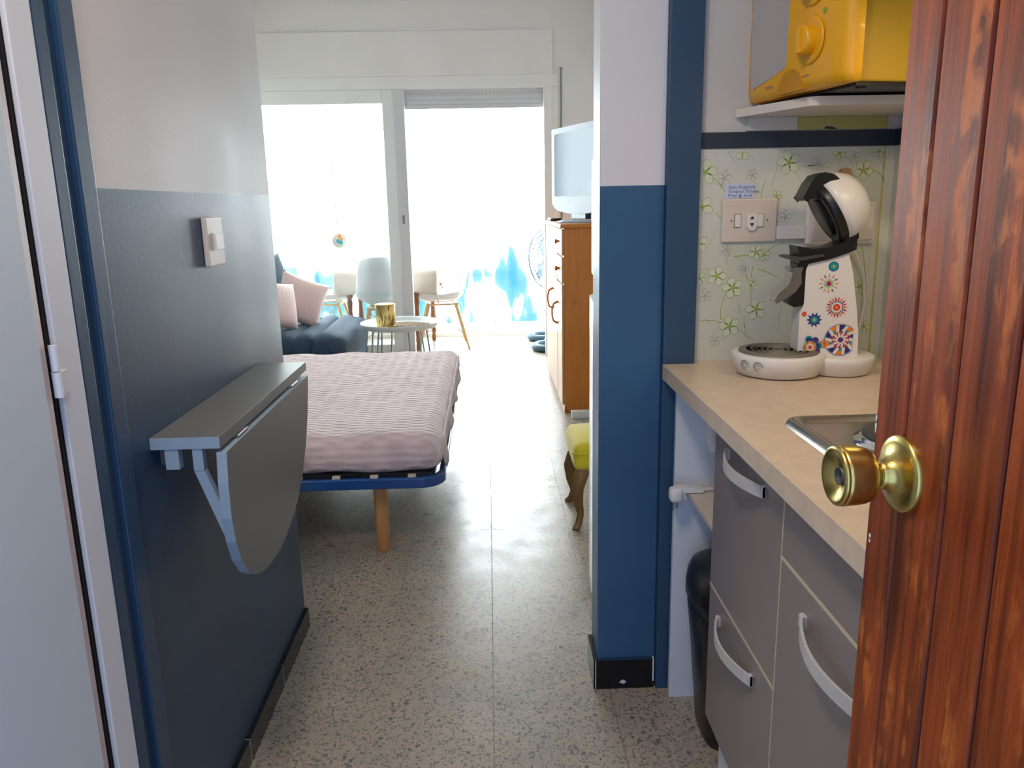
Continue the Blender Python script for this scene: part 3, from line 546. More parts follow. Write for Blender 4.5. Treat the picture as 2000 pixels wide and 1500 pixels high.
# pinwheel, cut off at the back edge of the tower
def pinwheel(cx, cz, R):
    def W(r, a): return (cx+r*math.cos(a), cz+r*math.sin(a))
    def poly(pts, mi):
        y = -0.0314-dcl[0]*0.00006; out = []
        for i in range(len(pts)):      # clip at x = 0.091
            p, q = pts[i], pts[(i+1) % len(pts)]; L = 0.091
            if p[0] <= L: out.append(p)
            if (p[0]-L)*(q[0]-L) < 0: t = (L-p[0])/(q[0]-p[0]); out.append((L, p[1]+(q[1]-p[1])*t))
        if len(out) > 2: dm.add([(a, y, b) for a, b in out], [tuple(range(len(out)))], mi)
    poly([W(R, i*PI/18) for i in range(36)], NV); dcl[0] += 1
    poly([W(R*0.97, i*PI/18) for i in range(36)], CR); dcl[0] += 1
    for i in range(10):
        a = i*2*PI/10; s_ = 2*PI/10
        poly([W(R*0.96, a), W(R*0.96, a+s_*0.35), W(R*0.96, a+s_*0.72), W(R*0.42, a+s_*0.9)], (NV, OR)[i % 2])
    dcl[0] += 1
    for i in range(10):
        a = i*2*PI/10; s_ = 2*PI/10
        poly([W(R*0.72, a+s_*0.2), W(R*0.72, a+s_*0.75), W(R*0.45, a+s_*0.8)], TE if i % 2 else VI)
        poly([W(R*0.50, a+s_*0.1), W(R*0.60, a+s_*0.5), W(R*0.2, a+s_*1.1)], MA)
        poly([W(R*0.62, a+s_*0.95), W(R*0.52, a+s_*1.15), W(R*0.42, a+s_*0.85)], YE)
    dcl[0] += 1; poly([W(R*0.24, i*PI/9) for i in range(18)], CR); dcl[0] += 1; poly([W(R*0.17, i*PI/9) for i in range(18)], VI); dcl[0] += 1
pinwheel(0.065, 0.079, 0.035)
c = (0.000, 0.063)
for i, a in enumerate((1.75, 0.95, 0.15, -0.6)): x, z = c[0]+0.018*math.cos(a), c[1]+0.018*math.sin(a); dot(dm, x, z, 0.0078, NV if i % 2 else TE); dot(dm, x-0.002*math.cos(a), z-0.002*math.sin(a), 0.006, VI if i % 2 else NV)
dot(dm, *c, 0.0145, GR); dot(dm, *c, 0.0125, YE); ringdots(dm, *c, 0.011, 0.0022, 12, (RE, OR)); dot(dm, *c, 0.0085, CR); star(dm, *c, 0.003, 0.0065, 8, OR); dot(dm, *c, 0.003, RE)
dm.build('mandala_decals', dc_cols, cm)
# black collar, pod holder and spout
cl = MB().prism([(-0.036, 0.258), (-0.040, 0.285), (-0.010, 0.279), (0.030, 0.281), (0.055, 0.292), (0.062, 0.302), (0.084, 0.302), (0.084, 0.276), (0.066, 0.268), (0.030, 0.256), (-0.012, 0.247), (-0.034, 0.243)], 'y', -0.036, 0.036).build('collar', m_bplast, cm, bevel=0.004)
MB().prism([(-0.060, 0.259), (-0.056, 0.263), (-0.030, 0.262), (0.012, 0.268), (0.016, 0.263), (-0.030, 0.254), (-0.050, 0.255)], 'y', -0.043, 0.043).build('pod_holder', m_hob, cl, bevel=0.002)
MB().prism([(-0.018, 0.155), (-0.040, 0.152), (-0.052, 0.160), (-0.038, 0.19), (-0.036, 0.247), (-0.014, 0.247), (-0.014, 0.155)], 'y', -0.030, 0.030).build('spout_housing', m_bplast, cm, bevel=0.003)
MB().prism([(-0.028, 0.226), (-0.054, 0.232), (-0.046, 0.238), (-0.025, 0.240)], 'y', -0.034, 0.030).prism([(-0.028, 0.226), (-0.026, 0.205), (-0.038, 0.185), (-0.076, 0.160), (-0.082, 0.166), (-0.076, 0.180), (-0.052, 0.203), (-0.046, 0.230)], 'y', -0.033, 0.022).build('spout', m_dchr, cm, bevel=0.005)
LM = T((0.030, 0, 0.356)) @ Euler((0, math.radians(-120), 0)).to_matrix().to_4x4() @ Matrix.Scale(1.09, 4)   # local +z = opening direction
MB().lathe([(0.0, -0.076), (0.026, -0.073), (0.048, -0.062), (0.062, -0.044), (0.069, -0.018), (0.069, -0.004), (0.062, -0.004)], LM, 44).build('lid', m_plast, cm)
li = MB().lathe([(0.068, -0.008), (0.068, 0.006), (0.065, 0.012), (0.055, 0.014), (0.051, 0.006), (0.047, 0.006), (0.045, 0.016), (0.0, 0.016)], LM, 44).build('lid_inside', m_bplast, cm)
MB().lathe([(0.0465, 0.010), (0.0495, 0.0105), (0.0495, 0.008)], LM, 40).build('seal_ring', mat('brown_seal', (0.10, 0.065, 0.03), 0.5), li)
MB().prism([(0.082, 0.292), (0.090, 0.300), (0.084, 0.335), (0.066, 0.350), (0.050, 0.338), (0.060, 0.315)], 'y', -0.028, 0.028).build('hinge', m_bplast, cm, bevel=0.003)
MB().prism([(-0.037, 0.386), (-0.028, 0.377), (-0.017, 0.387), (0.000, 0.380), (0.012, 0.388), (0.022, 0.402), (0.036, 0.424), (0.024, 0.434), (0.006, 0.438), (-0.010, 0.433), (-0.022, 0.417)], 'y', -0.043, 0.030).build('lid_handle', m_bplast, cm, bevel=0.007)

# ------------------------------------------------------------ wall shelf and microwave
ws_ = MB().prism([(0.572, 1.8825), (0.66, 1.672), (0.675, 1.664), (0.953, 1.664), (0.953, 1.8825)], 'z', 1.4535, 1.4715)
tag(ws_.build('wall_shelf', mat('cream_white_laminate', (0.80, 0.73, 0.65), 0.35), bevel=0.004), 'white wall shelf with an angled corner holding the yellow microwave', 'shelf')
struct('trim_7', MB().box(0.60, 0.715, 1.875, 1.8845, 1.424, 1.453).box(0.715, 0.93, 1.882, 1.8845, 1.424, 1.453, 1).add([(0.78, 1.8815, 1.4265), (0.80, 1.8815, 1.4245), (0.815, 1.8815, 1.4245), (0.80, 1.8815, 1.4305), (0.785, 1.8815, 1.4315)], [(0, 1, 2, 3, 4)], 2), [m_white, m_yellow_patch, m_band], 'white batten and dull yellow patch on the wall below the shelf', 'batten')
A = Vector((0.6025, 1.889, 1.4735)); a_ = math.atan2(1.53-1.84, 0.672-0.612)
mw = thing('microwave_oven', (0.612, 1.84, 1.4735), 'small yellow microwave oven on the white wall shelf', 'microwave', a_)
# local: x along the front towards the viewer, y = into the oven, z up; x -0.04..0.32
MB().box(-0.045, 0.302, 0.030, 0.262, 0.010, 0.265).build('case', m_yelm, mw, bevel=0.004)
MB().box(-0.018, 0.295, 0.035, 0.25, 0.0025, 0.0098).build('underside', m_bplast, mw)  # black slab paints the shadow beneath the oven
fr = MB()
def frontprof(mi=0):
    # front casing bulging forward, thicker in the middle, with the lower apron
    xs = [-0.056, -0.054, -0.042, 0.0, 0.08, 0.14, 0.20, 0.26, 0.295, 0.310, 0.316]
    ys = [0.030, 0.008, -0.003, -0.009, -0.010, -0.010, -0.009, -0.006, 0.0, 0.010, 0.030]
    return xs, ys
xs, ys = frontprof()
vs = []; zz = [0.008, 0.012, 0.03, 0.12, 0.2, 0.262, 0.268]; ins = [0.014, 0.004, 0, 0, 0, 0.003, 0.010]
for z, q in zip(zz, ins): vs += [(x+(q*0.5 if x < 0.1 else -q*0.5), min(0.03, y+q), z) for x, y in zip(xs, ys)]
n = len(xs); fr.add(vs, [(k*n+i, k*n+i+1, (k+1)*n+i+1, (k+1)*n+i) for k in range(len(zz)-1) for i in range(n-1)], 0, True)
fr.add([vs[i] for i in range(n)], [tuple(range(n-1, -1, -1))]); fr.add([vs[(len(zz)-1)*n+i] for i in range(n)], [tuple(range(n))])
fr = fr.build('front_panel', m_yel, mw)
wn_ = MB(); pts = [(0.0, 0.05), (0.003, 0.036), (0.06, 0.042), (0.125, 0.055), (0.125, 0.25), (0.0, 0.25)]
wn_.prism([(-0.022, 0.060), (-0.012, 0.036), (0.060, 0.048), (0.122, 0.062), (0.126, 0.25), (-0.026, 0.25)], 'y', -0.0108, 0.010).build('door_window', m_mwin, mw, bevel=0.002)
MB().box(-0.042, -0.040, -0.003, 0.012, 0.028, 0.255).build('door_seam', m_tan, mw)
kn = MB().lathe([(0.044, 0.0), (0.043, 0.003), (0.040, 0.0035)], axisM((0.205, -0.0095, 0.098), (0, -1, 0)), 40).build('knob_ring', m_yel, mw)
def grip(z):
    M = axisM((0.205, -0.012, z), (0, -1, 0)); return MB().lathe([(0.027, 0.0), (0.027, 0.018), (0.024, 0.022), (0, 0.022)], M, 30).box(0.199, 0.211, -0.040, -0.03, z-0.024, z+0.024)
grip(0.098).build('knob', m_yel, kn, bevel=0.001)
kn = MB().lathe([(0.044, 0.0), (0.043, 0.003), (0.040, 0.0035)], axisM((0.205, -0.0095, 0.205), (0, -1, 0)), 40).build('knob_ring', m_yel, mw); grip(0.205).build('knob', m_yel, kn, bevel=0.001)
m_gm = mat('green_mark', (0.20, 0.50, 0.05), 0.5)
for x, y, z, q in ((0.243, -0.0075, 0.145, 0.0055), (0.212, -0.0095, 0.060, 0.004)): MB().lathe([(q, 0), (q*0.95, 0.001)], axisM((x, y, z), (0, -1, 0)), 16).build('green_mark', m_gm, mw)
bt = MB().prism([(0.095, 0.010)]+arc((0.14, 0.010), 0.045, PI*0.9, PI*0.1, 12)+[(0.185, 0.010)], 'y', -0.0115, 0.0, 0).build('door_button', mat('deep_yellow_plastic', (0.62, 0.27, 0.01), 0.4), mw, bevel=0.001)
lg = MB()
for i in range(7): a = 0.7+i*0.5; lg.box(0.163+0.006*math.cos(a), 0.1645+0.006*math.cos(a), -0.0112, -0.0100, 0.030+0.010*math.sin(a), 0.034+0.010*math.sin(a))
lg.tube([(0.170, -0.0112, 0.026), (0.166, -0.0112, 0.034), (0.169, -0.0112, 0.042), (0.174, -0.0112, 0.044)], 0.0006, 6).build('bird_mark', m_tan, mw)
ml = MB()
for i in range(5): ml.box(0.182+i*0.0045, 0.1852+i*0.0045, -0.0112, -0.0100, 0.0335, 0.0365)
ml.build('printed_mark', m_tan, mw); ml = MB()
for i in range(7): ml.box(0.045+i*0.0042, 0.0482+i*0.0042, -0.0112, -0.0100, 0.029, 0.0335)
ml.build('printed_mark', m_tan, mw)
for x, y in ((0.0, 0.055), (0.275, 0.24), (0.28, 0.055), (0.0, 0.24)): MB().lathe([(0.010, 0.0-0.001), (0.011, 0.003)], T((x, y, 0)), 14).build('foot', m_bplast, mw)
tag(MB().soft((0.613, 1.846, 1.4725), (0.640, 1.858, 1.4785), 0.0028, 2).build('clip', m_pipe), 'tiny dark metal piece on the shelf under the microwave corner', 'clip')

# ------------------------------------------------------------ entrance door, open at the right
dd = thing('door_2', (0.36, 0, 0), 'open red-brown wooden entrance door with vertical boards and brass knob', 'door', kind='structure')
gr_ = [0.705]; y = 0.653
ol = [(0, -0.09), (0.036, -0.09), (0.036, 0.705), (0.002, 0.705), (0, 0.703)]
while y > -0.08:
    w = 0.0035; ol += [(0, y+w), (0.0045, y+w*0.5), (0.0045, y-w*0.5), (0, y-w)]; y -= 0.067
db = MB().prism(ol, 'z', 0.012, 2.05); db.box(0.0047, 0.006, -0.08, 0.70, 0.02, 2.04)
y = 0.653
gb = MB()
while y > -0.08: gb.box(0.0028, 0.0044, y-0.0022, y+0.0022, 0.013, 2.049); y -= 0.067
leafo = db.build('door_leaf', m_wood, dd); gb.build('grooves', m_groove, leafo)
chips = MB(); rc = random.Random(3)
for z in (1.055, 1.06, 1.068, 0.99, 0.985, 0.952, 0.948): 
    yy = 0.7035 if z > 1.0 or z > 0.98 else 0.697; r = rc.uniform(0.001, 0.0022); chips.add([(-0.0003, yy+r*math.cos(k), z+2.2*r*math.sin(k)*rc.uniform(.6, 1)) for k in (0, 1, 2, 3, 4, 5)], [(0, 1, 2, 3, 4, 5)])
chips.build('paint_chips', m_carc, leafo)
KM = axisM((0, 0.651, 1.031), (-1, 0, 0))
MB().lathe([(0.0345, 0.0), (0.0345, 0.0025), (0.0335, 0.0045), (0.0315, 0.0052), (0.0305, 0.0058), (0.028, 0.0062), (0.023, 0.0075), (0.018, 0.0100), (0.0142, 0.0140), (0.0125, 0.0185), (0.0122, 0.0205), (0.0112, 0.0215)], KM, 48).build('rosette', m_brass, dd)
kb = MB().lathe([(0.0100, 0.020), (0.0100, 0.0255), (0.0125, 0.0272), (0.0170, 0.0282), (0.0215, 0.0298), (0.0240, 0.0325), (0.0254, 0.0365), (0.0262, 0.0420), (0.0267, 0.0480), (0.0270, 0.0540), (0.0270, 0.0568), (0.0266, 0.0570), (0.0266, 0.0574), (0.0269, 0.0576), (0.0264, 0.0600), (0.0245, 0.0616), (0.0220, 0.0612), (0.0165, 0.0575), (0.0085, 0.0545), (0.0083, 0.0540)], KM, 48).build('knob', m_brass, dd)
MB().lathe([(0.0080, 0.0535), (0.0080, 0.0570), (0.0062, 0.0570), (0.0062, 0.0545), (0.0, 0.0545)], KM, 24).build('lock_cylinder', m_hob, kb)

# ------------------------------------------------------------ cupboard door on the left
cd = thing('cupboard_door', (0, 0, 0), 'tall pale blue-white cupboard door at the left edge of the view', 'door')
MB().box(-0.602, -0.5725, 0.22, 1.002, 0.02, 2.1).build('door_panel', m_cup, cd, bevel=0.001)
MB().prism([(-0.602, 1.002), (-0.573, 1.002), (-0.5755, 1.0185), (-0.602, 1.0185)], 'z', 0.02, 2.1).build('door_edge', m_cupe, cd)
hg = MB().tube([(-0.5745, 1.035, 1.032), (-0.5745, 1.035, 1.066)], 0.0062, 14).tube([(-0.5745, 1.035, 1.0675), (-0.5745, 1.035, 1.102)], 0.0055, 14).box(-0.578, -0.574, 1.035, 1.060, 1.034, 1.065).build('hinge', m_frame, cd, bevel=0.0008)

# ------------------------------------------------------------ fold-down wall table
ft = thing('folding_wall_table', (0, 0, 0), 'grey wall-mounted drop-leaf table with its rounded leaf folded down', 'table')
def two_tone(mb): return mb
tp = MB().box(-0.5995, -0.4785, 1.335, 2.005, 0.8635, 0.885, 0); tp.box(-0.5995, -0.4787, 1.3342, 1.3352, 0.8637, 0.8848, 1)
tp.build('fixed_top', [m_tgrey, m_tedge], ft, bevel=0.0012)
ol = [(1.337, 0.856), (1.329, 0.80), (1.328, 0.735), (1.338, 0.685), (1.358, 0.640), (1.390, 0.603), (1.430, 0.577), (1.480, 0.560), (1.540, 0.551), (1.600, 0.550), (1.66, 0.557), (1.72, 0.572), (1.785, 0.597), (1.850, 0.640), (1.905, 0.70), (1.945, 0.765), (1.968, 0.82), (1.977, 0.856)]
lfm = MB(); n = len(ol); va = [(-0.487, p[0], p[1]) for p in ol]; vb = [(-0.469, p[0], p[1]) for p in ol]
lfm.add(va+vb, [tuple(range(n-1, -1, -1)), tuple(range(n, 2*n))], 0); lfm.add(va+vb, [(i, (i+1) % n, (i+1) % n+n, i+n) for i in range(n)], 1)
lfm.build('drop_leaf', [m_tgrey, m_tedge], ft, bevel=0.0008)
for y in (1.45, 1.86): MB().box(-0.486, -0.4805, y-0.03, y+0.03, 0.857, 0.8632).tube([(-0.4755, y-0.03, 0.8605), (-0.4755, y+0.03, 0.8605)], 0.0025, 8).build('hinge', m_steel, ft)
MB().box(-0.5995, -0.580, 1.37, 1.98, 0.825, 0.8633).build('wall_batten', m_tgrey, ft, bevel=0.001)
MB().box(-0.577, -0.553, 1.336, 1.356, 0.826, 0.8633).build('bracket_block', m_tedge, ft, bevel=0.001)
br = MB().box(-0.529, -0.511, 1.336, 1.356, 0.823, 0.8633).build('bracket_arm', m_tedge, ft, bevel=0.001)
MB().prism([(-0.529, 0.8229), (-0.511, 0.8229), (-0.4885, 0.760), (-0.4885, 0.700)], 'y', 1.337, 1.352).build('brace', m_tedge, ft, bevel=0.001)
# switch on the left wall
sw = thing('light_switch', (0, 0, 0), 'ivory light switch plate on the slate blue left wall', 'switch')
MB().box(-0.5995, -0.588, 1.697, 1.797, 1.153, 1.256).build('plate', m_ivory, sw, bevel=0.003)
k = MB().box(-0.588, -0.5865, 1.728, 1.788, 1.185, 1.223).build('rocker_frame', m_plast, sw, bevel=0.0005)
MB().box(-0.5865, -0.5825, 1.731, 1.757, 1.187, 1.221).build('rocker', m_plast, k, bevel=0.001); MB().box(-0.5865, -0.5835, 1.759, 1.785, 1.187, 1.221).build('rocker', m_plast, k, bevel=0.001)

# ------------------------------------------------------------ bed
bd = thing('bed', (0, 0, 0), 'low bed with pink waffle spread on a blue metal frame', 'bed')
def rrect(x0, x1, y0, y1, r, n=8):
    pts = []
    for cx, cy, a in ((x1-r, y1-r, 0), (x0+r, y1-r, PI/2), (x0+r, y0+r, PI), (x1-r, y0+r, 1.5*PI)):
        pts += [(cx+r*math.cos(a+q*PI/2/n), cy+r*math.sin(a+q*PI/2/n)) for q in range(n+1)]
    return pts
bx = (-1.98, -0.178, 2.675, 4.46); o1 = rrect(*bx, 0.09); i1 = rrect(bx[0]+.025, bx[1]-.025, bx[2]+.025, bx[3]-.025, 0.07); n = len(o1)
fm = MB(); fm.add([(x, y, 0.285) for x, y in o1]+[(x, y, 0.325) for x, y in o1]+[(x, y, 0.325) for x, y in i1]+[(x, y, 0.285) for x, y in i1], [(k*n+i, k*n+(i+1) % n, ((k+1) % 4)*n+(i+1) % n, ((k+1) % 4)*n+i) for k in range(4) for i in range(n)], 0)
fm.build('bed_frame', m_bed, bd, bevel=0.006)
for i in range(13): MB().box(-1.93+i*0.135, -1.93+i*0.135+0.028, 2.683, 2.73, 0.3255, 0.333).build('slat_end', m_slat, bd)
MB().box(-1.95, -0.215, 2.7025, 4.42, 0.316, 0.336).build('slat_base', m_bplast, bd)
def bdisp(p, nn):
    x, y, z = p; d = 0.004*math.sin(x*23+y*3)*math.cos(y*17)+0.005*math.sin(x*9+2)*math.sin(z*40+x*6)
    hang = Vector((0, 0, 0))
    return nn*d + Vector((0, 0, 0.010*math.exp(-((y-2.9)/0.25)**2)-0.004))
MB().soft((-1.985, 2.69, 0.331), (-0.185, 4.47, 0.470), 0.062, (36, 36, 2), bdisp).build('bedspread', m_spread, bd)
# spread corner flap hanging at the right side
fl = MB(); vs = []
N = 26
for i in range(N+1):
    y = 2.74+i*(1.70/N); drop = 0.345 if y < 2.82 else 0.36+0.012*math.sin(y*6)
    for j in range(5):
        t = j/4; vs.append((-0.183+0.010*math.sin(y*14)*t+0.006*t, y, 0.44+(drop-0.44)*t))
fl.add(vs, [(i*5+j, i*5+j+1, (i+1)*5+j+1, (i+1)*5+j) for i in range(N) for j in range(4)], 0, True); fl.build('bedspread_hem', m_spread, bd, solid=0.008)
for x, y in ((-0.428, 2.80), (-1.80, 2.80), (-0.428, 4.30), (-1.80, 4.30)): MB().lathe([(0.024, 0), (0.0265, 0.003), (0.0265, 0.28), (0.025, 0.285)], T((x, y, 0)), 24).build('leg', m_leg, bd)

# ------------------------------------------------------------ sofa
sf = thing('sofa', (0, 0, 0), 'small slate blue quilted sofa behind the bed', 'sofa')
def sdisp(p, nn):
    u = ((p.x+(0.42-p.z)*0.18)/0.135) % 1.0
    return nn*(0.040*(abs(math.sin(PI*u))**0.4)-0.034)
MB().soft((-1.88, 5.33, 0.03), (-0.985, 6.45, 0.425), 0.12, (90, 8, 6), sdisp).build('seat', m_quilt, sf)
MB().soft((-1.97, 5.33, 0.05), (-1.74, 6.45, 0.86), 0.09, (3, 14, 8)).build('backrest', m_quilt, sf)
def pillow(w, h, t, M, name, m, label, cat, group=None):
    mb = MB(); N = 14; vs = []; id_ = {}
    for s_ in (1, -1):
        for i in range(N+1):
            for j in range(N+1):
                u, v = -1+2*i/N, -1+2*j/N; edge = i in (0, N) or j in (0, N)
                if edge and (i, j) in id_: continue
                x = u*(1-0.10*(1-v*v)*abs(u)**3)*w/2; y = v*(1-0.10*(1-u*u)*abs(v)**3)*h/2
                zt = s_*t/2*max(0, (1-u**2))**0.42*max(0, (1-v**2))**0.42
                id_[(i, j) if edge else (i, j, s_)] = len(vs); vs.append(M @ Vector((x, y, zt)))
    def I(i, j, s_): return id_[(i, j)] if (i in (0, N) or j in (0, N)) else id_[(i, j, s_)]
    for s_ in (1, -1):
        for i in range(N):
            for j in range(N):
                f = (I(i, j, s_), I(i+1, j, s_), I(i+1, j+1, s_), I(i, j+1, s_)); mb.f.append(list(f if s_ > 0 else f[::-1])); mb.mi.append(0); mb.sm.append(True)
    mb.v = vs
    return tag(mb.build(name, m), label, cat, group)
def PM(loc, yaw, tilt, roll): return Matrix.Translation(loc) @ Euler((0, 0, math.radians(yaw))).to_matrix().to_4x4() @ Euler((math.radians(90-tilt), 0, 0)).to_matrix().to_4x4() @ Euler((0, 0, math.radians(roll))).to_matrix().to_4x4()
pillow(0.37, 0.37, 0.14, PM((-1.415, 5.93, 0.602), 28, 16, -24), 'cushion', m_pink, 'larger plush pink cushion leaning on the sofa, nearer the coffee table', 'cushion')
pillow(0.36, 0.36, 0.14, PM((-1.515, 5.62, 0.608), 58, 18, -14), 'cushion', m_pink, 'pink cushion on the sofa half hidden by the blue hall wall', 'cushion')
pillow(0.32, 0.32, 0.12, PM((-1.68, 6.15, 0.76), 60, 10, 10), 'cushion', m_dcush, 'dark slate cushion behind the pink cushions on the sofa', 'cushion')

# ------------------------------------------------------------ coffee table, mat and candle holder
ct = thing('tray_table', (-0.68, 5.88, 0), 'round white metal tray table between the sofa and the glass door', 'coffee table')
MB().lathe([(0, 0.400), (0.262, 0.400), (0.272, 0.404), (0.285, 0.430), (0.291, 0.432), (0.292, 0.426), (0.280, 0.396), (0.268, 0.390), (0, 0.390)], None, 56).build('tray', m_tray, ct)
for k in range(4):
    a = k*PI/2+0.62; t_ = Vector((-math.sin(a), math.cos(a), 0)); c_ = Vector((math.cos(a), math.sin(a), 0))
    P = [c_*0.20+t_*0.045+Vector((0, 0, 0.392)), c_*0.245+t_*0.04+Vector((0, 0, 0.02)), c_*0.245+t_*0.035+Vector((0, 0, 0.007)), c_*0.245-t_*0.035+Vector((0, 0, 0.007)), c_*0.245-t_*0.04+Vector((0, 0, 0.02)), c_*0.20-t_*0.045+Vector((0, 0, 0.392))]
    MB().tube(P, 0.006, 8).build('leg', m_trayl, ct)
mt = MB().lathe([(0.198, 0), (0.201, 0.003), (0.197, 0.006), (0, 0.006)], None, 40)
for i in range(1, 13): r = 0.0155*i; mt.lathe([(r-0.004, 0.006), (r, 0.009), (r+0.004, 0.006)], None, 40)
tag(mt.build('placemat', m_mat, loc=(-0.632, 5.84, 0.4005)), 'round woven brown mat lying on the tray table', 'placemat')
ch_ = thing('candle_holder', (-0.772, 5.80, 0.4105), 'pierced gold metal candle holder on the tray table', 'candle holder')
MB().lathe([(0.0, 0), (0.070, 0), (0.072, 0.004), (0.073, 0.162), (0.074, 0.166), (0.069, 0.166), (0.069, 0.01), (0, 0.01)], None, 44).build('cylinder', m_gold, ch_)
for z in (0.0, 0.158): MB().lathe([(0.0735, z), (0.076, z+0.004), (0.0735, z+0.008)], None, 40).build('rim', m_brass, ch_)

# ------------------------------------------------------------ balcony table and chairs
tb = thing('dining_table', (-0.905, 7.30, 0), 'small wooden table with turned legs under a beige cloth on the balcony', 'table')
MB().box(-0.42, 0.42, -0.37, 0.37, 0.705, 0.73).build('table_top', m_tbl, tb, bevel=0.004)
MB().box(-0.36, 0.36, -0.31, -0.29, 0.61, 0.705).box(-0.36, 0.36, 0.29, 0.31, 0.61, 0.705).box(-0.37, -0.35, -0.29, 0.29, 0.61, 0.705).box(0.35, 0.37, -0.29, 0.29, 0.61, 0.705).build('apron', m_tbl, tb)
tl_prof = [(0.012, 0), (0.020, 0.01), (0.022, 0.05), (0.014, 0.07), (0.026, 0.10), (0.018, 0.13), (0.024, 0.15), (0.030, 0.20), (0.024, 0.30), (0.020, 0.38), (0.028, 0.45), (0.018, 0.48), (0.030, 0.51), (0.022, 0.54), (0.034, 0.555), (0.034, 0.705)]
for x, y in ((-0.335, -0.30), (0.255, -0.31), (0.355, 0.27), (-0.335, 0.27)): MB().lathe(tl_prof, T((x, y, 0)), 18).build('leg', m_tbl, tb)
cv = MB(); N = 44; vs = []
hx, hy = 0.435, 0.385
def cl_pt(u, v):
    # square cloth laid turned so its tips hang at the corners
    x, y = u*0.70, v*0.65; ox, oy = max(0, abs(x)-hx), max(0, abs(y)-hy); o_ = math.hypot(ox, oy)
    sx, sy = (1 if x > 0 else -1), (1 if y > 0 else -1)
    px = min(abs(x), hx)*sx; py = min(abs(y), hy)*sy; z = 0.738
    if o_ > 0:
        dx, dy = (ox/o_, oy/o_); fl_ = 0.012+0.020*o_+0.014*math.sin(8*(abs(x)+abs(y))*2+sx)*min(1, o_*4)
        px += sx*dx*fl_; py += sy*dy*fl_; z -= o_
    return (px, py, z)
for i in range(N+1):
    for j in range(N+1):
        u, v = -1+2*i/N, -1+2*j/N; k = 1-0.30*(1-max(abs(u), abs(v)))*0
        # pull the middle of each side in so that the corners form tips
        m_ = 1-0.168*(1-min(abs(u), abs(v))/max(abs(u), abs(v), 1e-6))*max(abs(u), abs(v))**2
        vs.append(cl_pt(u*m_, v*m_))
cv.add(vs, [(i*(N+1)+j, (i+1)*(N+1)+j, (i+1)*(N+1)+j+1, i*(N+1)+j+1) for i in range(N) for j in range(N)], 0, True)
tag(cv.build('tablecloth', m_cloth, solid=0.004, loc=(-0.905, 7.30, 0)), 'beige linen cloth with pointed corners draped over the balcony table', 'tablecloth')
def make_chair(loc, rz, label):
    t = thing('shell_chair', loc, label, 'chair', rz, 'white shell chairs around the balcony table')
    prof = [(0.235, 0.425), (0.225, 0.445), (0.12, 0.437), (0.0, 0.430), (-0.10, 0.433), (-0.16, 0.450), (-0.195, 0.50), (-0.215, 0.58), (-0.235, 0.68), (-0.252, 0.78), (-0.265, 0.845), (-0.270, 0.862)]
    hw = [0.18, 0.215, 0.235, 0.240, 0.240, 0.240, 0.238, 0.232, 0.222, 0.210, 0.190, 0.150]
    mb = MB(); vs = []; K = 12
    for i, ((y, z), w) in enumerate(zip(prof, hw)):
        for j in range(K+1):
            u = -1+2*j/K; back = min(1, max(0, (i-4)/3)); side = abs(u)**2.6
            vs.append((u*w, y+back*0.07*side, z+(1-back)*0.075*side+(0.02*side if 3 < i < 7 else 0)))
    m = len(prof); mb.add(vs, [(i*(K+1)+j, i*(K+1)+j+1, (i+1)*(K+1)+j+1, (i+1)*(K+1)+j) for i in range(m-1) for j in range(K)], 0, True)
    mb.build('shell', m_shell, t, solid=-0.008, sub=1)
    MB().box(-0.15, 0.15, 0.115, 0.14, 0.395, 0.415).box(-0.15, 0.15, -0.14, -0.115, 0.395, 0.415).box(-0.15, -0.13, -0.115, 0.115, 0.397, 0.413).box(0.13, 0.15, -0.115, 0.115, 0.397, 0.413).build('seat_frame', m_chleg, t)
    for sx in (-1, 1):
        for sy in (-1, 1): MB().tube([(sx*0.135, sy*0.12, 0.412), (sx*0.18, sy*0.17, 0.22), (sx*0.225, sy*0.225, 0.0)], [0.014, 0.013, 0.009], 12).build('leg', m_chleg, t)
    wr = MB()
    for sx in (-1, 1): wr.tube([(sx*0.145, 0.12, 0.39), (sx*0.20, -0.195, 0.13)], 0.003, 6).tube([(sx*0.145, -0.12, 0.39), (sx*0.20, 0.195, 0.13)], 0.003, 6)
    wr.tube([(-0.14, -0.13, 0.38), (0.20, -0.195, 0.13)], 0.003, 6).tube([(0.14, -0.13, 0.38), (-0.20, -0.195, 0.13)], 0.003, 6)
    wr.build('wire_brace', m_wire, t); return t
make_chair((-0.925, 6.985, 0), 0.06, 'white shell chair seen from behind through the glass door leaf')
make_chair((-0.44, 7.22, 0), PI/2+0.10, 'white shell chair in side view at the right end of the balcony table')
make_chair((-1.52, 7.40, 0), -PI/2, 'pale chair at the left end of the balcony table, only its wooden legs showing')

# ------------------------------------------------------------ fan and hoses on the balcony
fn = thing('pedestal_fan', (0.515, 7.17, 0), 'round grey pedestal fan half hidden by the door frame on the balcony', 'fan')
FM = T((0, 0, 0.785)) @ Euler((math.radians(90), 0, math.radians(-58))).to_matrix().to_4x4()
gm = MB()
for r, z in ((0.265, 0.0), (0.20, 0.045), (0.14, 0.062), (0.20, -0.045), (0.24, 0.028), (0.24, -0.028)): gm.tube([FM @ Vector((r*math.cos(a*PI/20), r*math.sin(a*PI/20), z)) for a in range(40)], 0.0035 if r < 0.26 else 0.007, 6, closed=True)
for k in range(36):
    a = k*PI/18
    for s_ in (1, -1): gm.tube([FM @ Vector((r*math.cos(a), r*math.sin(a), s_*z)) for r, z in ((0.05, 0.068), (0.14, 0.062), (0.20, 0.045), (0.24, 0.028), (0.263, 0.0))], 0.0024, 4, caps=False)
gm.build('grille', m_fan, fn)
bl = MB()
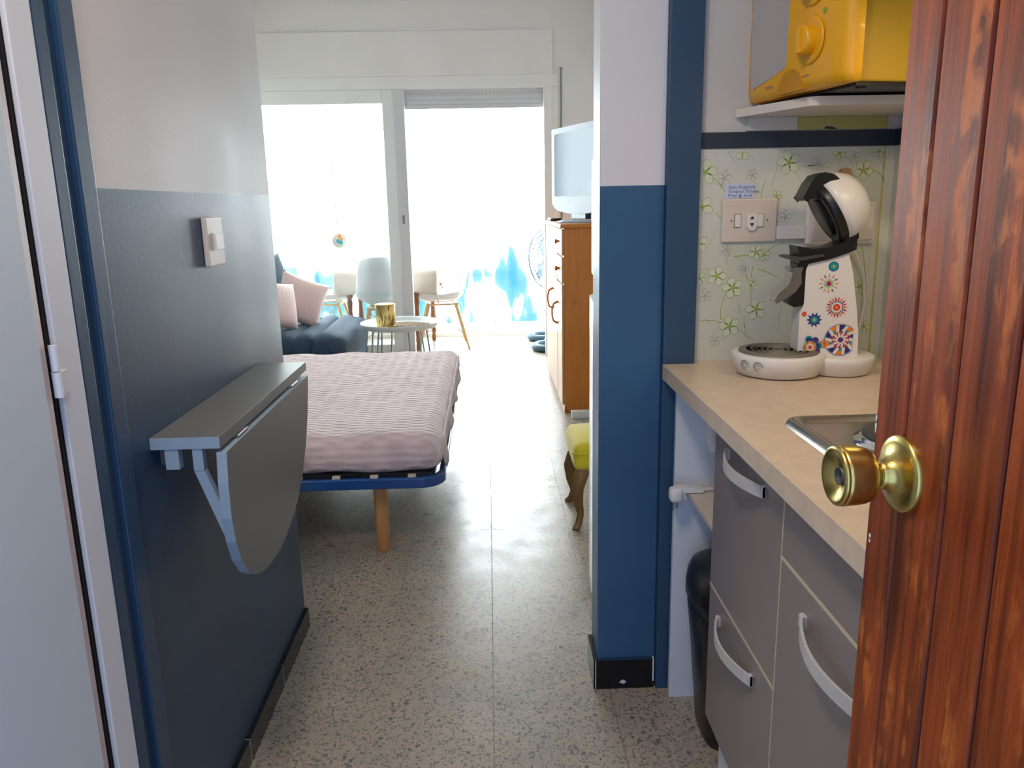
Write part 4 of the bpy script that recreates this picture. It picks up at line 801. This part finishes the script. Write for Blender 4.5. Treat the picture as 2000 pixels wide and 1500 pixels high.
for k in range(3):
    a = k*2*PI/3; pts = [(0.03, -0.02), (0.12, -0.09), (0.22, -0.08), (0.235, 0.01), (0.12, 0.04), (0.03, 0.02)]
    bl.add([FM @ Vector((x*math.cos(a)-y*math.sin(a), x*math.sin(a)+y*math.cos(a), y*0.25)) for x, y in pts], [(0, 1, 2, 3, 4, 5)])
bl.build('blades', m_fang, fn, solid=0.002)
MB().lathe([(0, 0.082), (0.040, 0.078), (0.052, 0.066), (0.050, 0.06)], FM, 28).build('hub_cap', m_plast, fn)
MB().lathe([(0.045, -0.04), (0.055, -0.06), (0.05, -0.14), (0.02, -0.16)], FM, 24).build('motor', m_fan, fn)
MB().tube([(0, 0, 0.02), (0, 0.03, 0.70)], 0.014, 12).build('pole', m_fan, fn); MB().lathe([(0.07, 0), (0.07, 0.012), (0.03, 0.035), (0.02, 0.06)], None, 32).build('base', m_fan, fn)
def hose_loop(cx, cy, L, W_, name, label):
    pts = [(cx+W_*0.5*math.cos(t*PI/12)*(1 if math.cos(t*PI/12) < 0 else L), cy+0.135*math.sin(t*PI/12), 0.034) for t in range(24)]
    return tag(MB().tube(pts, 0.033, 14, closed=True).build(name, m_hose), label, 'floor ring')
hose_loop(0.51, 7.44, 1.0, 0.26, 'rubber_ring', 'slate blue rubber ring on the balcony floor, the one nearer the glazing')
hose_loop(0.51, 6.90, 1.0, 0.24, 'rubber_ring', 'slate blue rubber ring on the balcony floor, the one nearer the room')
# hanging ornament
hn = thing('hanging_ornament', (-1.300, 6.95, 0), 'round beaded ornament hanging on a thin string outside the glass', 'ornament')
MB().tube([(0, 0, 2.35), (0.0, 0, 1.4), (0.008, 0, 1.06)], 0.0012, 5).build('string', m_wire, hn)
for z in (1.72, 1.66, 1.62, 1.60, 1.57, 1.55, 1.53, 1.29, 1.27, 1.18, 1.15): MB().lathe([(0, -0.010), (0.008, 0), (0, 0.010)], T((0, 0, z)), 10).build('bead', m_gapg, hn)
MB().lathe([(0.0, 0), (0.045, 0), (0.060, 0.003), (0.064, 0.009), (0.060, 0.015), (0.0, 0.018)], axisM((0.015, 0.0, 0.995), (0.2, -1, 0)), 30).build('disc', mat('pearly_disc', (0.55, 0.52, 0.42), 0.4), hn)
dd_ = MB(); 
for (a, b, r, mi) in ((0.0, 0.036, 0.016, 0), (-0.01, -0.004, 0.018, 1), (0.012, -0.018, 0.016, 1), (0.02, 0.012, 0.012, 0), (-0.028, 0.014, 0.012, 2)): dd_.lathe([(r, 0.0), (r, 0.0008)], T((0.015+a, 0, 0.995+b)) @ axisM((0.004, -0.0185, 0), (0.2, -1, 0)), 12, mi)
dd_.build('disc_inlay', [dc_cols[OR], dc_cols[TE], dc_cols[YE]], hn)

# ------------------------------------------------------------ TV cabinet and TV
tc_ = thing('pine_cabinet', (0, 0, 0), 'tall orange pine cabinet under the television', 'cabinet')
MB().box(0.447, 0.90, 4.73, 5.995, 0.0, 1.126).build('body', m_pine, tc_, bevel=0.002)
MB().box(0.424, 0.905, 4.715, 6.005, 1.126, 1.15).build('top_board', m_pine, tc_, bevel=0.004)
for z0, z1 in ((0.965, 1.12), (0.80, 0.955)):
    d_ = MB().box(0.433, 0.4465, 4.735, 5.055, z0, z1).build('drawer', m_pinef, tc_, bevel=0.002); MB().lathe([(0.009, 0), (0.008, 0.008), (0.016, 0.016), (0.015, 0.024), (0, 0.026)], axisM((0.433, 4.93, (z0+z1)/2), (-1, 0, 0)), 16).build('drawer_knob', m_pine, d_)
def pull(y, z, m=m_pine): return MB().tube([(0.433, y, z+0.07), (0.405, y, z+0.055), (0.396, y, z+0.02), (0.396, y, z-0.02), (0.405, y, z-0.055), (0.433, y, z-0.07)], [0.009, 0.007, 0.006, 0.006, 0.007, 0.009], 10)
d_ = MB().box(0.433, 0.4465, 4.735, 5.055, 0.05, 0.79).build('door', m_pinef, tc_, bevel=0.002); pull(5.02, 0.59).build('door_handle', m_pine, d_)
d_ = MB().box(0.433, 0.4465, 5.075, 5.99, 0.05, 1.12).build('door', m_pinef, tc_, bevel=0.002); pull(5.38, 0.64).build('door_handle', m_pine, d_)
# TV: local x along the screen, front = -y
v0 = Vector((0.437, 5.46)); v1 = Vector((0.695, 4.735)); a_ = math.atan2((v1-v0).y, (v1-v0).x)
tv = thing('television', (v0.x, v0.y, 1.151), 'silver flat television standing angled on the pine cabinet', 'television', a_)
Lt = (v1-v0).length
MB().prism([(0, 0.12), (0.03, 0.095)]+[(Lt*i/10, 0.085-0.035*math.sin(PI*i/10)) for i in range(1, 10)]+[(Lt-0.03, 0.095), (Lt, 0.12), (Lt, 0.595), (0, 0.595)], 'y', 0.0, 0.06).build('housing', m_tvs, tv, bevel=0.006)
MB().box(0.055, Lt-0.055, -0.0022, 0.0, 0.165, 0.560).build('screen', m_scr, tv)
MB().box(0.040, 0.052, -0.003, 0.0, 0.165, 0.555).build('speaker_strip', m_navy, tv)
MB().box(Lt*0.5-0.10, Lt*0.5+0.10, 0.01, 0.05, 0.02, 0.10).build('neck', m_navy, tv, bevel=0.004)
MB().lathe([(0.0, 0.014), (0.15, 0.014), (0.175, 0.006), (0.175, 0.0), (0, 0)], T((Lt*0.5, 0.05, 0)), 40).build('base', m_tvs, tv)
tag(MB().soft((0.44, 5.66, 1.1505), (0.52, 5.93, 1.168), 0.007, 2).build('remote_box', m_bplast), 'flat black box lying on the far end of the pine cabinet', 'box')
tag(MB().soft((0.475, 4.575, 0.0005), (0.60, 4.625, 0.045), 0.004, 2).build('power_strip', m_plast), 'small white power strip on the floor by the pine cabinet', 'power strip')
tag(MB().tube([(0.61, YP-0.007, 0.03), (0.61, YP-0.007, 2.315)], 0.0065, 10).box(0.598, 0.622, YP-0.016, YP-0.0005, 2.315, 2.323).build('conduit', m_pipe), 'thin grey vertical conduit right of the sliding glass door', 'pipe')

# ------------------------------------------------------------ fridge and stool
fg = thing('refrigerator', (0, 0, 0), 'white refrigerator just behind the blue pillar', 'refrigerator')
MB().box(0.375, 0.94, 2.02, 2.52, 0.03, 1.42).build('body', m_fridge, fg, bevel=0.01)
def bowed(z0, z1, xe, xm, scoop=0):
    o_ = [(0.374, 2.02), (xe+0.012, 2.02), (xe, 2.05)]+[(xe+(xm-xe)*math.sin(PI*i/8), 2.05+(2.49-2.05)*i/8) for i in range(1, 8)]+[(xe, 2.49), (xe+0.012, 2.52), (0.374, 2.52)]
    return MB().prism(o_, 'z', z0, z1, 0, None, True)
bowed(1.055, 1.395, 0.322, 0.312).build('freezer_door', m_fridge, fg, bevel=0.012)
bowed(0.03, 0.985, 0.316, 0.304).build('door', m_fridge, fg, bevel=0.01)
bowed(0.985, 1.055, 0.345, 0.340).build('handle_recess', m_gapg, fg)  # grey colour paints the shadow in the gap between the doors
bowed(1.400, 1.435, 0.330, 0.322).build('top_cap', m_fridge, fg, bevel=0.012)
so_ = thing('footstool', (0.475, 3.08, 0), 'mustard velvet footstool with curved wooden legs beyond the fridge', 'stool')
MB().soft((-0.165, -0.165, 0.245), (0.165, 0.165, 0.352), 0.028, 8, lambda p, nn: Vector((0, 0, 0.022*(1-(p.x/0.17)**2)*(1-(p.y/0.17)**2) if p.z > 0.3 else 0))).build('seat', m_stool, so_)
pp = MB(); 
for z in (0.318,): pp.tube([(x, y, z) for x, y in rrect(-0.168, 0.168, -0.168, 0.168, 0.03, 5)], 0.0035, 6, closed=True)
pp.build('piping', m_stool, so_)
for sx in (-1, 1):
    for sy in (-1, 1):
        P = [(0.118, 0.25), (0.135, 0.22), (0.150, 0.17), (0.146, 0.11), (0.135, 0.06), (0.145, 0.02), (0.158, 0.0)]
        MB().tube([(sx*a*1.0, sy*a, z) for a, z in P], [0.032, 0.030, 0.026, 0.020, 0.014, 0.015, 0.016], 10).build('leg', m_stleg, so_)

# ------------------------------------------------------------ lamps of the place
l = bpy.data.lights.new('under_shelf_lamp', 'AREA'); l.shape = 'RECTANGLE'; l.size = 0.30; l.size_y = 0.05; l.energy = 1.6; l.color = (1.0, 0.72, 0.38)
o = bpy.data.objects.new('under_shelf_lamp', l); COL.objects.link(o); o.location = (0.82, 1.25, 1.62); o.rotation_euler = (0, 0, 0)
l = bpy.data.lights.new('hall_ceiling_lamp', 'AREA'); l.shape = 'DISK'; l.size = 0.3; l.energy = 15; l.color = (1.0, 0.84, 0.66)
o = bpy.data.objects.new('hall_ceiling_lamp', l); COL.objects.link(o); o.location = (-0.33, 0.62, 2.42)
